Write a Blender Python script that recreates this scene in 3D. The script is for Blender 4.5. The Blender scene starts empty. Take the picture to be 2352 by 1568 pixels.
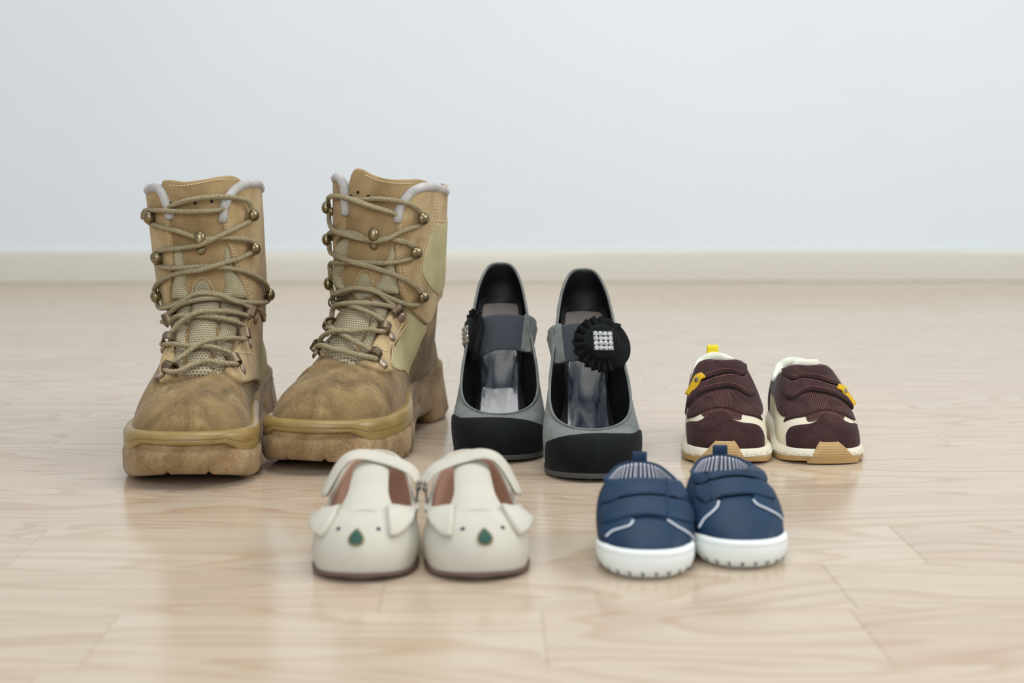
import bpy, bmesh, math, random
import numpy as np
from mathutils import Vector, Matrix
from mathutils.bvhtree import BVHTree
from mathutils.geometry import delaunay_2d_cdt

SC = bpy.context.scene
COL = SC.collection
random.seed(7)

# ------------------------------------------------------------------ camera
CAM_H = 0.273
FPX = 2352 * 50 / 36
PITCH = math.atan(447 / FPX)
cam_d = bpy.data.cameras.new('camera')
cam_d.lens = 50; cam_d.sensor_width = 36; cam_d.sensor_fit = 'HORIZONTAL'
cam_d.clip_start = 0.01
cam_d.dof.use_dof = True
cam_d.dof.focus_distance = 1.235
cam_d.dof.aperture_fstop = 5.2
cam = bpy.data.objects.new('camera', cam_d)
cam.location = (0, 0, CAM_H)
cam.rotation_euler = (math.pi / 2 - PITCH, 0, 0)
COL.objects.link(cam)
SC.camera = cam
CAM_R = Matrix.Rotation(math.pi / 2 - PITCH, 3, 'X')

def cam_ray(px, py):
    return (CAM_R @ Vector(((px - 1176) / FPX, -(py - 784) / FPX, -1))).normalized()

# ------------------------------------------------------------------ light
world = bpy.data.worlds.new('world'); SC.world = world
world.use_nodes = True
wb = world.node_tree.nodes['Background']
wb.inputs[0].default_value = (0.91, 0.96, 1.0, 1)
wb.inputs[1].default_value = 0.52

def area(name, loc, target, sx, sy, power, col=(1, 1, 1)):
    d = bpy.data.lights.new(name, 'AREA')
    d.shape = 'RECTANGLE'; d.size = sx; d.size_y = sy; d.energy = power; d.color = col
    o = bpy.data.objects.new(name, d); COL.objects.link(o)
    o.location = loc
    o.rotation_euler = (Vector(target) - Vector(loc)).to_track_quat('-Z', 'Y').to_euler()
    return o

area('window_daylight', (-.5, -1.9, 1.7), (0.05, 1.1, 0.1), 2.2, 1.5, 43, (0.98, 0.99, 1.0))
area('side_window', (2.1, 0.9, 1.5), (0.0, 1.1, 0.05), 0.9, 0.9, 25, (1.0, 0.99, 0.97))
area('ceiling_light', (0.15, 1.25, 2.4), (0.15, 1.25, 0), 1.4, 1.2, 28, (1.0, 0.99, 0.97))
SC.view_settings.view_transform = 'Standard'
SC.view_settings.look = 'None'
SC.view_settings.gamma = 1
SC.view_settings.use_curve_mapping = False
SC.view_settings.exposure = 0.0

# ------------------------------------------------------------------ materials
def lin(c):
    def f(v):
        v /= 255
        return v / 12.92 if v <= .04045 else ((v + .055) / 1.055) ** 2.4
    return (f(c[0]), f(c[1]), f(c[2]), 1)

class NT:
    """small helper around a material's node tree"""
    def __init__(s, name):
        s.m = bpy.data.materials.new(name); s.m.use_nodes = True
        s.t = s.m.node_tree; s.b = s.t.nodes['Principled BSDF']
    def n(s, typ, **kw):
        nd = s.t.nodes.new(typ)
        for k, v in kw.items():
            if k.startswith('i_'):
                nd.inputs[k[2:]].default_value = v
            else:
                setattr(nd, k, v)
        return nd
    def l(s, a, b): s.t.links.new(a, b)
    def coord(s, kind='Object'):
        return s.n('ShaderNodeTexCoord').outputs[kind]
    def noise(s, vec, scale, detail=4, rough=.55, dist=0):
        nd = s.n('ShaderNodeTexNoise'); nd.inputs['Scale'].default_value = scale
        nd.inputs['Detail'].default_value = detail; nd.inputs['Roughness'].default_value = rough
        nd.inputs['Distortion'].default_value = dist
        s.l(vec, nd.inputs['Vector']); return nd.outputs['Fac']
    def ramp(s, fac, stops, interp='LINEAR'):
        nd = s.n('ShaderNodeValToRGB'); cr = nd.color_ramp; cr.interpolation = interp
        while len(cr.elements) < len(stops): cr.elements.new(.5)
        for e, (p, c) in zip(cr.elements, stops):
            e.position = p; e.color = c if len(c) == 4 else (*c, 1)
        s.l(fac, nd.inputs[0]); return nd.outputs[0]
    def mix(s, fac, a, b, mode='MIX'):
        nd = s.n('ShaderNodeMix', data_type='RGBA', blend_type=mode)
        for sock, v in ((nd.inputs[0], fac), (nd.inputs[6], a), (nd.inputs[7], b)):
            if hasattr(v, 'is_linked'): s.l(v, sock)
            else: sock.default_value = v
        return nd.outputs[2]
    def math(s, op, a, b=0.0, c=0.0):
        nd = s.n('ShaderNodeMath', operation=op)
        for k, v in enumerate((a, b, c)):
            if hasattr(v, 'is_linked'): s.l(v, nd.inputs[k])
            else: nd.inputs[k].default_value = v
        return nd.outputs[0]
    def mapping(s, vec, scale=(1, 1, 1), rot=(0, 0, 0)):
        nd = s.n('ShaderNodeMapping'); nd.inputs['Scale'].default_value = scale
        nd.inputs['Rotation'].default_value = rot; s.l(vec, nd.inputs[0]); return nd.outputs[0]
    def bump(s, h, strength, dist=.001, prev=None):
        nd = s.n('ShaderNodeBump'); nd.inputs['Strength'].default_value = strength
        nd.inputs['Distance'].default_value = dist; s.l(h, nd.inputs['Height'])
        if prev: s.l(prev, nd.inputs['Normal'])
        return nd.outputs[0]
    def done(s, col=None, rough=.6, metal=0, spec=.5, normal=None, sheen=0, sheen_tint=(1, 1, 1, 1), coat=0):
        b = s.b
        if col is not None:
            if hasattr(col, 'is_linked'): s.l(col, b.inputs['Base Color'])
            else: b.inputs['Base Color'].default_value = col
        if hasattr(rough, 'is_linked'): s.l(rough, b.inputs['Roughness'])
        else: b.inputs['Roughness'].default_value = rough
        b.inputs['Metallic'].default_value = metal
        b.inputs['Specular IOR Level'].default_value = spec
        b.inputs['Sheen Weight'].default_value = sheen
        b.inputs['Sheen Tint'].default_value = sheen_tint
        b.inputs['Coat Weight'].default_value = coat
        if normal is not None: s.l(normal, b.inputs['Normal'])
        return s.m

def suede(name, base, dark, light, big=28, nap=900, bump=.5, rough=.95, spec=.12, sheen=.15, dirt=None, nap_amt=.5):
    k = NT(name); c = k.coord()
    big_n = k.noise(c, big, 5, .6, .6)
    col = k.ramp(big_n, [(.3, lin(dark)), (.5, lin(base)), (.72, lin(light))])
    if dirt:
        d = k.noise(c, dirt[1], 4, .65, 1.0)
        f = k.ramp(d, [(.5, (0, 0, 0)), (.68, (1, 1, 1))])
        col = k.mix(k.math('MULTIPLY', f, dirt[2]), col, lin(dirt[0]))
    fine = k.noise(c, nap, 3, .7)
    col = k.mix(nap_amt, col, k.ramp(fine, [(.3, (.30, .29, .28)), (.52, (.5, .5, .5)), (.75, (.78, .77, .75))]), 'OVERLAY')
    return k.done(col, rough, spec=spec, normal=k.bump(fine, bump, .0006), sheen=sheen)

def leather(name, base, var=.12, rough=.42, grain=520, bump=.18, spec=.4, big=30):
    k = NT(name); c = k.coord()
    b = lin(base)
    lo = tuple(v * (1 - var) for v in b[:3]); hi = tuple(min(1, v * (1 + var)) for v in b[:3])
    col = k.ramp(k.noise(c, big, 4), [(.3, lo), (.7, hi)])
    v = k.n('ShaderNodeTexVoronoi'); v.inputs['Scale'].default_value = grain; k.l(c, v.inputs['Vector'])
    return k.done(col, rough, spec=spec, normal=k.bump(v.outputs['Distance'], bump, .0004))

def mesh_cloth(name, base, hole, pitch=.0016, bump=.9, hole_w=.5, pitch_v=None):
    """net cloth: rows of staggered holes, laid out on the panel's own UV map (metres)"""
    k = NT(name)
    uv = k.coord('UV')
    v = k.mapping(uv, (1 / pitch, 1 / (pitch_v or pitch * .85), 1))
    sep = k.n('ShaderNodeSeparateXYZ'); k.l(v, sep.inputs[0])
    row = k.math('FLOOR', sep.outputs[1])
    sh = k.math('MULTIPLY', k.math('MODULO', row, 2.0), .5)
    fx = k.math('SUBTRACT', k.math('FRACT', k.math('ADD', sep.outputs[0], sh)), .5)
    fy = k.math('SUBTRACT', k.math('FRACT', sep.outputs[1]), .5)
    r = k.math('SQRT', k.math('ADD', k.math('POWER', fx, 2.0), k.math('POWER', fy, 2.0)))
    col = k.ramp(r, [(hole_w * .45, lin(hole)), (hole_w, lin(base))])
    n = k.noise(k.coord(), 60, 3)
    col = k.mix(.25, col, k.ramp(n, [(.3, (.3, .3, .3)), (.7, (.7, .7, .7))]), 'OVERLAY')
    return k.done(col, .9, spec=.15, normal=k.bump(r, bump, .0006))

def plain(name, base, rough=.5, metal=0, spec=.5, coat=0, var=0, big=40, bump=0, bscale=400):
    k = NT(name); col = lin(base); nrm = None
    c = k.coord()
    if var:
        col = k.ramp(k.noise(c, big, 4), [(.3, tuple(v * (1 - var) for v in col[:3])), (.7, tuple(min(1, v * (1 + var)) for v in col[:3]))])
    if bump: nrm = k.bump(k.noise(c, bscale, 3), bump, .0006)
    return k.done(col, rough, metal, spec, nrm, coat=coat)

# ------------------------------------------------------------------ mesh helpers
def np_(a): return np.asarray(a, dtype=float)

def make_obj(name, verts, faces, mat, parent=None, uvs=None, sharp=None, smooth=True):
    me = bpy.data.meshes.new(name)
    me.from_pydata([tuple(map(float, v)) for v in verts], [], [tuple(int(i) for i in f) for f in faces])
    if uvs is not None:
        ul = me.uv_layers.new(name='UVMap')
        vi = np.empty(len(me.loops), dtype=np.int32); me.loops.foreach_get('vertex_index', vi)
        ul.data.foreach_set('uv', np_(uvs)[vi].astype(np.float32).ravel())
    me.update()
    if smooth:
        me.polygons.foreach_set('use_smooth', [True] * len(me.polygons))
        if sharp: me.set_sharp_from_angle(angle=math.radians(sharp))
    me.materials.append(mat)
    o = bpy.data.objects.new(name, me); COL.objects.link(o)
    if parent is not None: o.parent = parent
    return o

class Geo:
    """several pieces of geometry collected into one mesh"""
    def __init__(s): s.v = []; s.f = []; s.uv = []
    def add(s, v, f, uv=None):
        b = len(s.v); s.v += [tuple(p) for p in v]; s.f += [tuple(i + b for i in q) for q in f]
        s.uv += [tuple(p) for p in uv] if uv is not None else [(p[0], p[1]) for p in v]
        return s
    def build(s, name, mat, parent=None, sharp=None, smooth=True):
        return make_obj(name, s.v, s.f, mat, parent, s.uv, sharp, smooth)

def catmull(P, n, closed=False):
    """n points spread evenly along a Catmull-Rom curve through P"""
    P = np_(P); m = len(P)
    if m < 3 and not closed:
        t = np.linspace(0, 1, n)[:, None]; return P[0] * (1 - t) + P[-1] * t
    if closed: Q = np.vstack([P[-1], P, P[0], P[1]]); segs = m
    else: Q = np.vstack([2 * P[0] - P[1], P, 2 * P[-1] - P[-2]]); segs = m - 1
    out = []; K = 14
    for i in range(segs):
        p0, p1, p2, p3 = Q[i:i + 4]
        d = [max(1e-9, np.linalg.norm(b - a)) ** .5 for a, b in ((p0, p1), (p1, p2), (p2, p3))]
        t0, t1 = 0, d[0]; t2 = t1 + d[1]; t3 = t2 + d[2]
        for u in np.arange(K) / K:
            t = t1 + (t2 - t1) * u
            A1 = (t1 - t) / (t1 - t0) * p0 + (t - t0) / (t1 - t0) * p1
            A2 = (t2 - t) / (t2 - t1) * p1 + (t - t1) / (t2 - t1) * p2
            A3 = (t3 - t) / (t3 - t2) * p2 + (t - t2) / (t3 - t2) * p3
            B1 = (t2 - t) / (t2 - t0) * A1 + (t - t0) / (t2 - t0) * A2
            B2 = (t3 - t) / (t3 - t1) * A2 + (t - t1) / (t3 - t1) * A3
            out.append((t2 - t) / (t2 - t1) * B1 + (t - t1) / (t2 - t1) * B2)
    out.append(P[0] if closed else P[-1])
    return resample(np.array(out), n, closed)

def resample(P, n, closed_loop=False):
    L = np.concatenate([[0], np.cumsum(np.linalg.norm(np.diff(P, axis=0), axis=1))])
    t = np.linspace(0, L[-1], n, endpoint=not closed_loop)
    return np.stack([np.interp(t, L, P[:, k]) for k in range(P.shape[1])], 1)

def length(P): return float(np.linalg.norm(np.diff(np_(P), axis=0), axis=1).sum())

def keyed(s, keys, period=None):
    """smooth interpolation of keyed rows [(s, a, b, ...)] at the parameters s"""
    K = np_(keys); x = K[:, 0]; Y = K[:, 1:]
    if period:
        x = np.concatenate([x[-2:] - period, x, x[:2] + period]); Y = np.vstack([Y[-2:], Y, Y[:2]])
    d = np.diff(Y, axis=0) / np.diff(x)[:, None]
    T = np.vstack([d[:1], (d[1:] * np.diff(x)[:-1, None] + d[:-1] * np.diff(x)[1:, None]) / (np.diff(x)[:-1] + np.diff(x)[1:])[:, None], d[-1:]])
    i = np.clip(np.searchsorted(x, s, 'right') - 1, 0, len(x) - 2)
    h = (x[i + 1] - x[i])[:, None]; u = ((s - x[i])[:, None]) / h
    return ((2 * u ** 3 - 3 * u ** 2 + 1) * Y[i] + (u ** 3 - 2 * u ** 2 + u) * h * T[i]
            + (-2 * u ** 3 + 3 * u ** 2) * Y[i + 1] + (u ** 3 - u ** 2) * h * T[i + 1])

def half_keys(keys):
    """keys for s in 0..0.5 (heel to toe along +x), mirrored to the other side"""
    out = list(keys)
    for k in reversed(keys):
        if 0 < k[0] < .5: out.append((1 - k[0], -k[1]) + tuple(k[2:]))
    return out

def half_keys_s(keys):
    out = list(keys)
    for k in reversed(keys):
        if 0 < k[0] < .5: out.append((1 - k[0],) + tuple(k[1:]))
    return out

def loft(rings, cap0=False, cap1=False, closed=True):
    R = np_(rings); n, m = R.shape[:2]
    V = R.reshape(-1, 3); F = []
    mm = m if closed else m - 1
    for i in range(n - 1):
        for j in range(mm):
            a, b = i * m + j, i * m + (j + 1) % m
            F.append((a, b, b + m, a + m))
    V = list(map(tuple, V))
    for flag, i in ((cap0, 0), (cap1, n - 1)):
        if flag:
            c = len(V); V.append(tuple(R[i].mean(0)))
            for j in range(m):
                a, b = i * m + j, i * m + (j + 1) % m
                F.append((c, b, a) if i == 0 else (c, a, b))
    return V, F

def tube(path, r, seg=8, closed=False, caps=True, flat=1.0, up=None):
    """round (or flattened) tube along path, with UVs of length and angle in metres"""
    P = np_(path); n = len(P)
    r = np.full(n, r) if np.isscalar(r) else np_(r)
    T = np.gradient(P, axis=0) if not closed else (np.roll(P, -1, 0) - np.roll(P, 1, 0))
    T /= np.maximum(1e-12, np.linalg.norm(T, axis=1))[:, None]
    N = np.zeros_like(P)
    ref = np_(up) if up is not None else np_((0, 0, 1))
    if ref.ndim == 2:
        N = ref - (ref * T).sum(1)[:, None] * T
        N /= np.maximum(1e-12, np.linalg.norm(N, axis=1))[:, None]
    else:
        if abs(T[0] @ ref) > .95: ref = np_((1, 0, 0))
        v = ref - (ref @ T[0]) * T[0]; N[0] = v / np.linalg.norm(v)
        for i in range(1, n):
            v = N[i - 1] - (N[i - 1] @ T[i]) * T[i]; N[i] = v / max(1e-12, np.linalg.norm(v))
    B = np.cross(T, N)
    a = np.arange(seg) / seg * 2 * math.pi
    rings = P[:, None, :] + r[:, None, None] * (np.cos(a)[None, :, None] * N[:, None, :] * flat + np.sin(a)[None, :, None] * B[:, None, :])
    L = np.concatenate([[0], np.cumsum(np.linalg.norm(np.diff(P, axis=0), axis=1))])
    V = list(map(tuple, rings.reshape(-1, 3))); F = []
    uv = [(L[i], abs(j / seg * 2 - 1) * 3.1416 * float(np.mean(r))) for i in range(n) for j in range(seg)]
    for i in range(n if closed else n - 1):
        k = (i + 1) % n
        for j in range(seg):
            F.append((i * seg + j, i * seg + (j + 1) % seg, k * seg + (j + 1) % seg, k * seg + j))
    if caps and not closed:
        for i, s in ((0, -1), (n - 1, 1)):
            c = len(V); V.append(tuple(P[i] + T[i] * s * r[i] * .5)); uv.append((L[i], 0))
            for j in range(seg):
                q = (i * seg + j, i * seg + (j + 1) % seg)
                F.append((c, q[1], q[0]) if s < 0 else (c, q[0], q[1]))
    return V, F, uv

def fix_normals(V, F, outward=True):
    bm = bmesh.new()
    vs = [bm.verts.new(v) for v in V]
    for f in F:
        try: bm.faces.new([vs[i] for i in f])
        except ValueError: pass
    bmesh.ops.recalc_face_normals(bm, faces=bm.faces)
    bm.verts.index_update()
    FF = [tuple(v.index for v in f.verts) for f in bm.faces]
    bm.free(); return V, FF

# ------------------------------------------------------------------ surfaces that panels are laid on
class Surf:
    def __init__(s, V, F):
        s.V = np_(V); s.F = [tuple(f) for f in F]
        s.bvh = BVHTree.FromPolygons([Vector(v) for v in s.V], s.F)
        N = np.zeros_like(s.V)
        for f in s.F:
            a, b, c = s.V[f[0]], s.V[f[1]], s.V[f[2]]
            nn = np.cross(b - a, c - a)
            if len(f) > 3: nn = nn + np.cross(c - a, s.V[f[3]] - a)
            for i in f: N[i] += nn
        s.N = N / np.maximum(1e-15, np.linalg.norm(N, axis=1))[:, None]
    def nrm(s, p, fi):
        f = list(s.F[fi]); d = np.linalg.norm(s.V[f] - np_(p), axis=1) + 1e-6
        w = 1 / d; n = (s.N[f] * w[:, None]).sum(0); return n / np.linalg.norm(n)
    def cast(s, o, d, ref=1.3):
        d = Vector(d).normalized()
        h = s.bvh.ray_cast(Vector(o), d)
        if h[0] is None:
            best = None; lo, hi = ref - .17, ref + .17
            for _ in range(2):          # the point of the surface that the line of sight passes closest to
                for q in np.linspace(lo, hi, 36):
                    g = s.bvh.find_nearest(Vector(o) + d * float(q))
                    if best is None or g[3] < best[0]: best = (g[3], q, g)
                w = (hi - lo) / 35; lo, hi = best[1] - w, best[1] + w
            h = best[2]
        p = np_(h[0]); n = s.nrm(p, h[2])
        if n @ np_(d) > .3: n = n * 1.0
        return p, n
    def near(s, p):
        h = s.bvh.find_nearest(Vector(p)); q = np_(h[0]); return q, s.nrm(q, h[2])

class Cyl:
    """wrap around a vertical axis: u = angle * R (0 faces the toe), v = z"""
    def __init__(s, x, y, R, lean=0.0): s.x, s.y, s.R, s.lean = x, y, R, lean
    def uv(s, p):
        return (math.atan2(p[0] - s.x - s.lean * p[2], -(p[1] - s.y)) * s.R, p[2])
    def ray(s, u, v):
        a = u / s.R; d = (math.sin(a), -math.cos(a), 0)
        c = (s.x + s.lean * v, s.y, v)
        return (c[0] + d[0] * .4, c[1] + d[1] * .4, v), (-d[0], -d[1], 0), .4

class Sph:
    """globe around c with its poles on the x axis: u runs from toe over the top to the heel, v across"""
    def __init__(s, c, R): s.c, s.R = np_(c), R
    def uv(s, p):
        q = np_(p) - s.c
        return (math.atan2(q[2], -q[1]) * s.R, math.atan2(q[0], math.hypot(q[1], q[2])) * s.R)
    def ray(s, u, v):
        a, b = u / s.R, v / s.R
        d = np_((math.sin(b), -math.cos(b) * math.cos(a), math.cos(b) * math.sin(a)))
        return s.c + d * .5, -d, .5

class Shoe:
    def __init__(s, name, label, cat, loc, yaw, group, proto=True):
        s.root = bpy.data.objects.new(name, None); COL.objects.link(s.root)
        s.root.empty_display_size = .05
        s.root.location = loc; s.root.rotation_euler = (0, 0, yaw)
        s.root['label'] = label; s.root['category'] = cat; s.root['group'] = group
        s.M = Matrix.Translation(loc) @ Matrix.Rotation(yaw, 4, 'Z'); s.Mi = s.M.inverted()
        s.o = s.Mi @ Vector((0, 0, CAM_H))
        s.surf = None
    def pix(s, px, py, surf=None):
        """point (and normal) on the shoe's surface seen at this place in the photograph"""
        for k in range(40):             # a line of sight that slips over the rim into the shoe is lowered to the outside
            d = s.Mi.to_3x3() @ cam_ray(px, py + k * 1.5)
            h = (surf or s.surf).bvh.ray_cast(s.o, d)
            if h[0] is None or h[1].dot(d) < 0: break
        return (surf or s.surf).cast(s.o, d, ref=(Vector((0, .08, .05)) - s.o).length)
    def pts(s, items, surf=None, off=0.0):
        """surface points for photo points (x, y), local points (x, y, z) or ready points"""
        out = []
        for it in items:
            if len(it) == 2: p, n = s.pix(*it, surf=surf)
            else: p, n = (surf or s.surf).near(it)
            out.append(p + n * off)
        return np.array(out)
    def outline(s, proj, items, step=.0012, surf=None):
        """closed outline in the projection's plane; 'c' after a point marks a corner"""
        pts, corner = [], []
        for it in items:
            c = it[-1] == 'c'; it = it[:-1] if c else it
            if it[0] == 'uv': q = it[1:3]
            elif len(it) == 2: q = proj.uv(s.pix(*it, surf=surf)[0])
            else: q = proj.uv(it)
            pts.append(q); corner.append(c)
        P = np_(pts); n = len(P)
        ks = [i for i in range(n) if corner[i]]
        if not ks:
            C = catmull(P, 400, True); k = max(12, int(length(np.vstack([C, C[:1]])) / step)); return resample(np.vstack([C, C[:1]]), k, True)
        out = []
        for a, b in zip(ks, ks[1:] + [ks[0] + n]):
            seg = P[[i % n for i in range(a, b + 1)]]
            c = catmull(seg, 120) if len(seg) > 2 else seg
            k = max(2, int(length(c) / step) + 1)
            out.append(resample(c, k)[:-1])
        return np.vstack(out)
    def panel(s, name, proj, outline, t, mat, r=None, base=.0002, grid=.003, parent=None, surf=None, dome=0, back=0, ripple=None):
        surf = surf or s.surf
        V, F, UV = panel_geo(surf, proj, outline, t, r or t, base, grid, dome, back, ripple)
        return make_obj(name, V, F, mat, parent or s.root, UV)
    def add(s, name, geo, mat, parent=None, sharp=None, smooth=True):
        g = Geo()
        if isinstance(geo, Geo): g = geo
        else: g.add(*geo)
        return g.build(name, mat, parent or s.root, sharp, smooth)

def inside(P, poly):
    x, y = P[:, 0], P[:, 1]; res = np.zeros(len(P), bool)
    a = poly; b = np.roll(poly, -1, 0)
    for (x1, y1), (x2, y2) in zip(a, b):
        if y1 == y2: continue
        c = ((y1 > y) != (y2 > y)) & (x < (x2 - x1) * (y - y1) / (y2 - y1) + x1)
        res ^= c
    return res

def seg_dist(P, poly):
    a = poly; b = np.roll(poly, -1, 0); d = b - a
    L = np.maximum(1e-18, (d * d).sum(1))
    out = np.full(len(P), 1e9)
    for i in range(0, len(P), 512):
        q = P[i:i + 512]
        t = np.clip(((q[:, None] - a[None]) * d[None]).sum(2) / L, 0, 1)
        e = q[:, None] - (a[None] + t[:, :, None] * d[None])
        out[i:i + 512] = np.sqrt((e * e).sum(2)).min(1)
    return out

def panel_geo(surf, proj, outline, t, r, base, grid, dome=0, back=0, ripple=None):
    """a patch of material lying on surf: outline in proj's plane, thickness t, edges rounded over r"""
    O = np_(outline)
    area2 = (O[:, 0] * np.roll(O[:, 1], -1) - np.roll(O[:, 0], -1) * O[:, 1]).sum()
    if area2 < 0: O = O[::-1]
    d = np.roll(O, -1, 0) - np.roll(O, 1, 0); d /= np.maximum(1e-12, np.linalg.norm(d, axis=1))[:, None]
    nin = np.stack([-d[:, 1], d[:, 0]], 1)
    extra = []
    for k in (.12, .4, 1.0): extra.append(O + nin * r * k)
    lo, hi = O.min(0), O.max(0)
    gx = np.arange(lo[0] + grid / 2, hi[0], grid); gy = np.arange(lo[1] + grid / 2, hi[1], grid * .866)
    if len(gx) and len(gy):
        G = np.array([(x + (grid / 2 if j % 2 else 0), y) for j, y in enumerate(gy) for x in gx])
        extra.append(G)
    E = np.vstack(extra); E = E[inside(E, O)]
    D = seg_dist(E, O)
    E = E[D > r * .1]
    allp = np.vstack([O, E]); n0 = len(O)
    vs, es, fs, *_ = delaunay_2d_cdt([Vector(p) for p in allp], [], [list(range(n0))], 1, 1e-7)
    P2 = np_([tuple(v) for v in vs])
    D = seg_dist(P2, O)
    w = np.clip(D / r, 0, 1)
    off = base + t * np.sqrt(np.clip(1 - (1 - w) ** 2, 0, 1))
    edge = D < 1e-6
    off[edge] = base * .5 if back else -.0006
    if dome:
        mx = max(1e-9, D.max()); q = np.clip(D / mx, 0, 1); off = off + dome * np.sin(q * math.pi / 2)
    V = np.zeros((len(P2), 3)); VB = np.zeros((len(P2), 3))
    for i, (u, v) in enumerate(P2):
        o, dr, ref = proj.ray(u, v)
        p, n = surf.cast(o, dr, ref)
        if n @ np_(dr) > 0: n = -n
        o2 = off[i]
        if ripple: o2 += ripple(u, v, D[i])
        V[i] = p + n * o2; VB[i] = p + n * (base - back * (o2 - base) / max(t, 1e-6) if not edge[i] else o2)
    F = []
    for f in fs:
        a, b, c = V[f[0]], V[f[1]], V[f[2]]
        o, dr, _ = proj.ray(*P2[f[0]])
        F.append(tuple(f) if np.cross(b - a, c - a) @ np_(dr) < 0 else tuple(f)[::-1])
    if back:
        m = len(V); k = [i if edge[i] else i + m for i in range(m)]
        F = F + [tuple(k[i] for i in f[::-1]) for f in F]
        V = np.vstack([V, VB]); P2 = np.vstack([P2, P2])
        used = sorted({i for f in F for i in f}); mp = {i: q for q, i in enumerate(used)}
        V = V[used]; P2 = P2[used]; F = [tuple(mp[i] for i in f) for f in F]
    return V, F, P2

def stitches(path, nrm, pitch=.0026, ln=.0018, r=.00035, geo=None):
    """separate thread stitches along a path; nrm gives the surface normals"""
    g = geo or Geo(); P = np_(path); L = length(P); n = max(1, int(L / pitch))
    acc = np.concatenate([[0], np.cumsum(np.linalg.norm(np.diff(P, axis=0), axis=1))])
    at = lambda t, A: np.array([np.interp(t, acc, A[:, k]) for k in range(3)])
    nr = np_(nrm)
    for i in range(n):
        t0 = (i + .5) * L / n
        a, m, b = (at(max(0, min(L, t0 + q)), P) for q in (-ln / 2, 0, ln / 2))
        nn = at(t0, nr)
        V, F, uv = tube([a - nn * r * .4, m + nn * r * .5, b - nn * r * .4], r, 5)
        g.add(V, F, uv)
    return g

def mirror_shoe(src, name, label, loc, yaw, skip=()):
    """the other shoe of a pair: each part copied with its mesh mirrored left to right"""
    root = src.root.copy(); root.name = name; COL.objects.link(root)
    root.location = loc; root.rotation_euler = (0, 0, yaw); root['label'] = label
    def cp(o, parent):
        c = o.copy(); me = o.data.copy()
        co = np.empty(len(me.vertices) * 3, np.float32); me.vertices.foreach_get('co', co)
        co[::3] *= -1; me.vertices.foreach_set('co', co); me.flip_normals(); me.update()
        c.data = me; c.parent = parent; COL.objects.link(c)
        for ch in o.children: cp(ch, c)
    for ch in src.root.children:
        if ch.name.split('.')[0] not in skip: cp(ch, root)
    return root

# ------------------------------------------------------------------ room
ROT = 0.019                     # the room stands turned by about a degree to the camera
room_M = Matrix.Rotation(ROT, 4, 'Z')

def wood(name, tint=(1, 1, 1), contrast=1.0, pale=0.0):
    k = NT(name); c = k.coord(); info = k.n('ShaderNodeObjectInfo')
    off = k.n('ShaderNodeCombineXYZ')
    k.l(k.math('MULTIPLY', info.outputs['Random'], 37.0), off.inputs[0])
    k.l(k.math('MULTIPLY', info.outputs['Random'], 91.0), off.inputs[1])
    add = k.n('ShaderNodeVectorMath', operation='ADD')
    k.l(k.mapping(c, (1.1, 7.0, 7.0)), add.inputs[0]); k.l(off.outputs[0], add.inputs[1])
    v = add.outputs[0]
    field = k.noise(v, 1.15, 2.0, .45, .25)
    rings = k.math('FRACT', k.math('MULTIPLY', field, 27.0))
    prof = k.ramp(rings, [(0, (0, 0, 0)), (.55, (.25, .25, .25)), (.86, (1, 1, 1)), (1, (0, 0, 0))])
    light = lin((200, 185, 165)); dark = lin((168, 133, 97))
    col = k.mix(k.math('MULTIPLY', prof, .76 * contrast), light, dark)
    tone = k.ramp(info.outputs['Random'], [(0, lin((175, 154, 134))), (.3, lin((199, 185, 164))), (.6, lin((186, 168, 147))), (1, lin((195, 178, 157)))])
    col = k.mix(.42, col, tone)
    streak = k.noise(k.mapping(c, (2, 90, 90)), 3.0, 4, .6)
    col = k.mix(.35, col, k.ramp(streak, [(.3, (.40, .39, .38)), (.7, (.6, .6, .6))]), 'OVERLAY')
    patch = k.noise(v, .8, 2)
    col = k.mix(k.math('MULTIPLY', k.ramp(patch, [(.5, (0, 0, 0)), (.75, (1, 1, 1))]), .35), col, lin((196, 166, 140)))
    if pale: col = k.mix(pale, col, lin((216, 215, 204)))
    rough = k.ramp(streak, [(.3, (.13,) * 3), (.7, (.21,) * 3)])
    return k.done(col, rough, spec=.5, normal=k.bump(streak, .06, .0004))

WOOD = wood('parquet_wood')
WOOD_BASE = wood('baseboard_wood', contrast=.5, pale=.85)
ROW0, ROWW = .815, .093
fl = make_obj('floor', *(lambda v, f: (v, f))(*loft([[(x, y, z) for x, y in ((-2.2, -.3), (2.2, -.3), (2.2, 3.0), (-2.2, 3.0))] for z in (-.03, -.0128)], True, True)), plain('subfloor', (150, 122, 92), .8), smooth=False)
fl.matrix_world = room_M
fl['kind'] = 'structure'

def plank_mesh(L):
    W = ROWW; g = .00006; b = .00028; z0 = -.0125
    rings = []
    for inset, z in ((g, z0), (g, -b), (g + b, 0)):
        x0, x1, y0, y1 = inset, L - inset, inset, W - inset
        rings.append([(x0, y0, z), (x1, y0, z), (x1, y1, z), (x0, y1, z)])
    V = [p for q in rings for p in q]
    F = [(i * 4 + j, i * 4 + (j + 1) % 4, i * 4 + 4 + (j + 1) % 4, i * 4 + 4 + j) for i in range(2) for j in range(4)] + [(8, 9, 10, 11), (3, 2, 1, 0)]
    me = bpy.data.meshes.new('plank'); me.from_pydata(V, [], F); me.materials.append(WOOD); me.update(); return me

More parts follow.
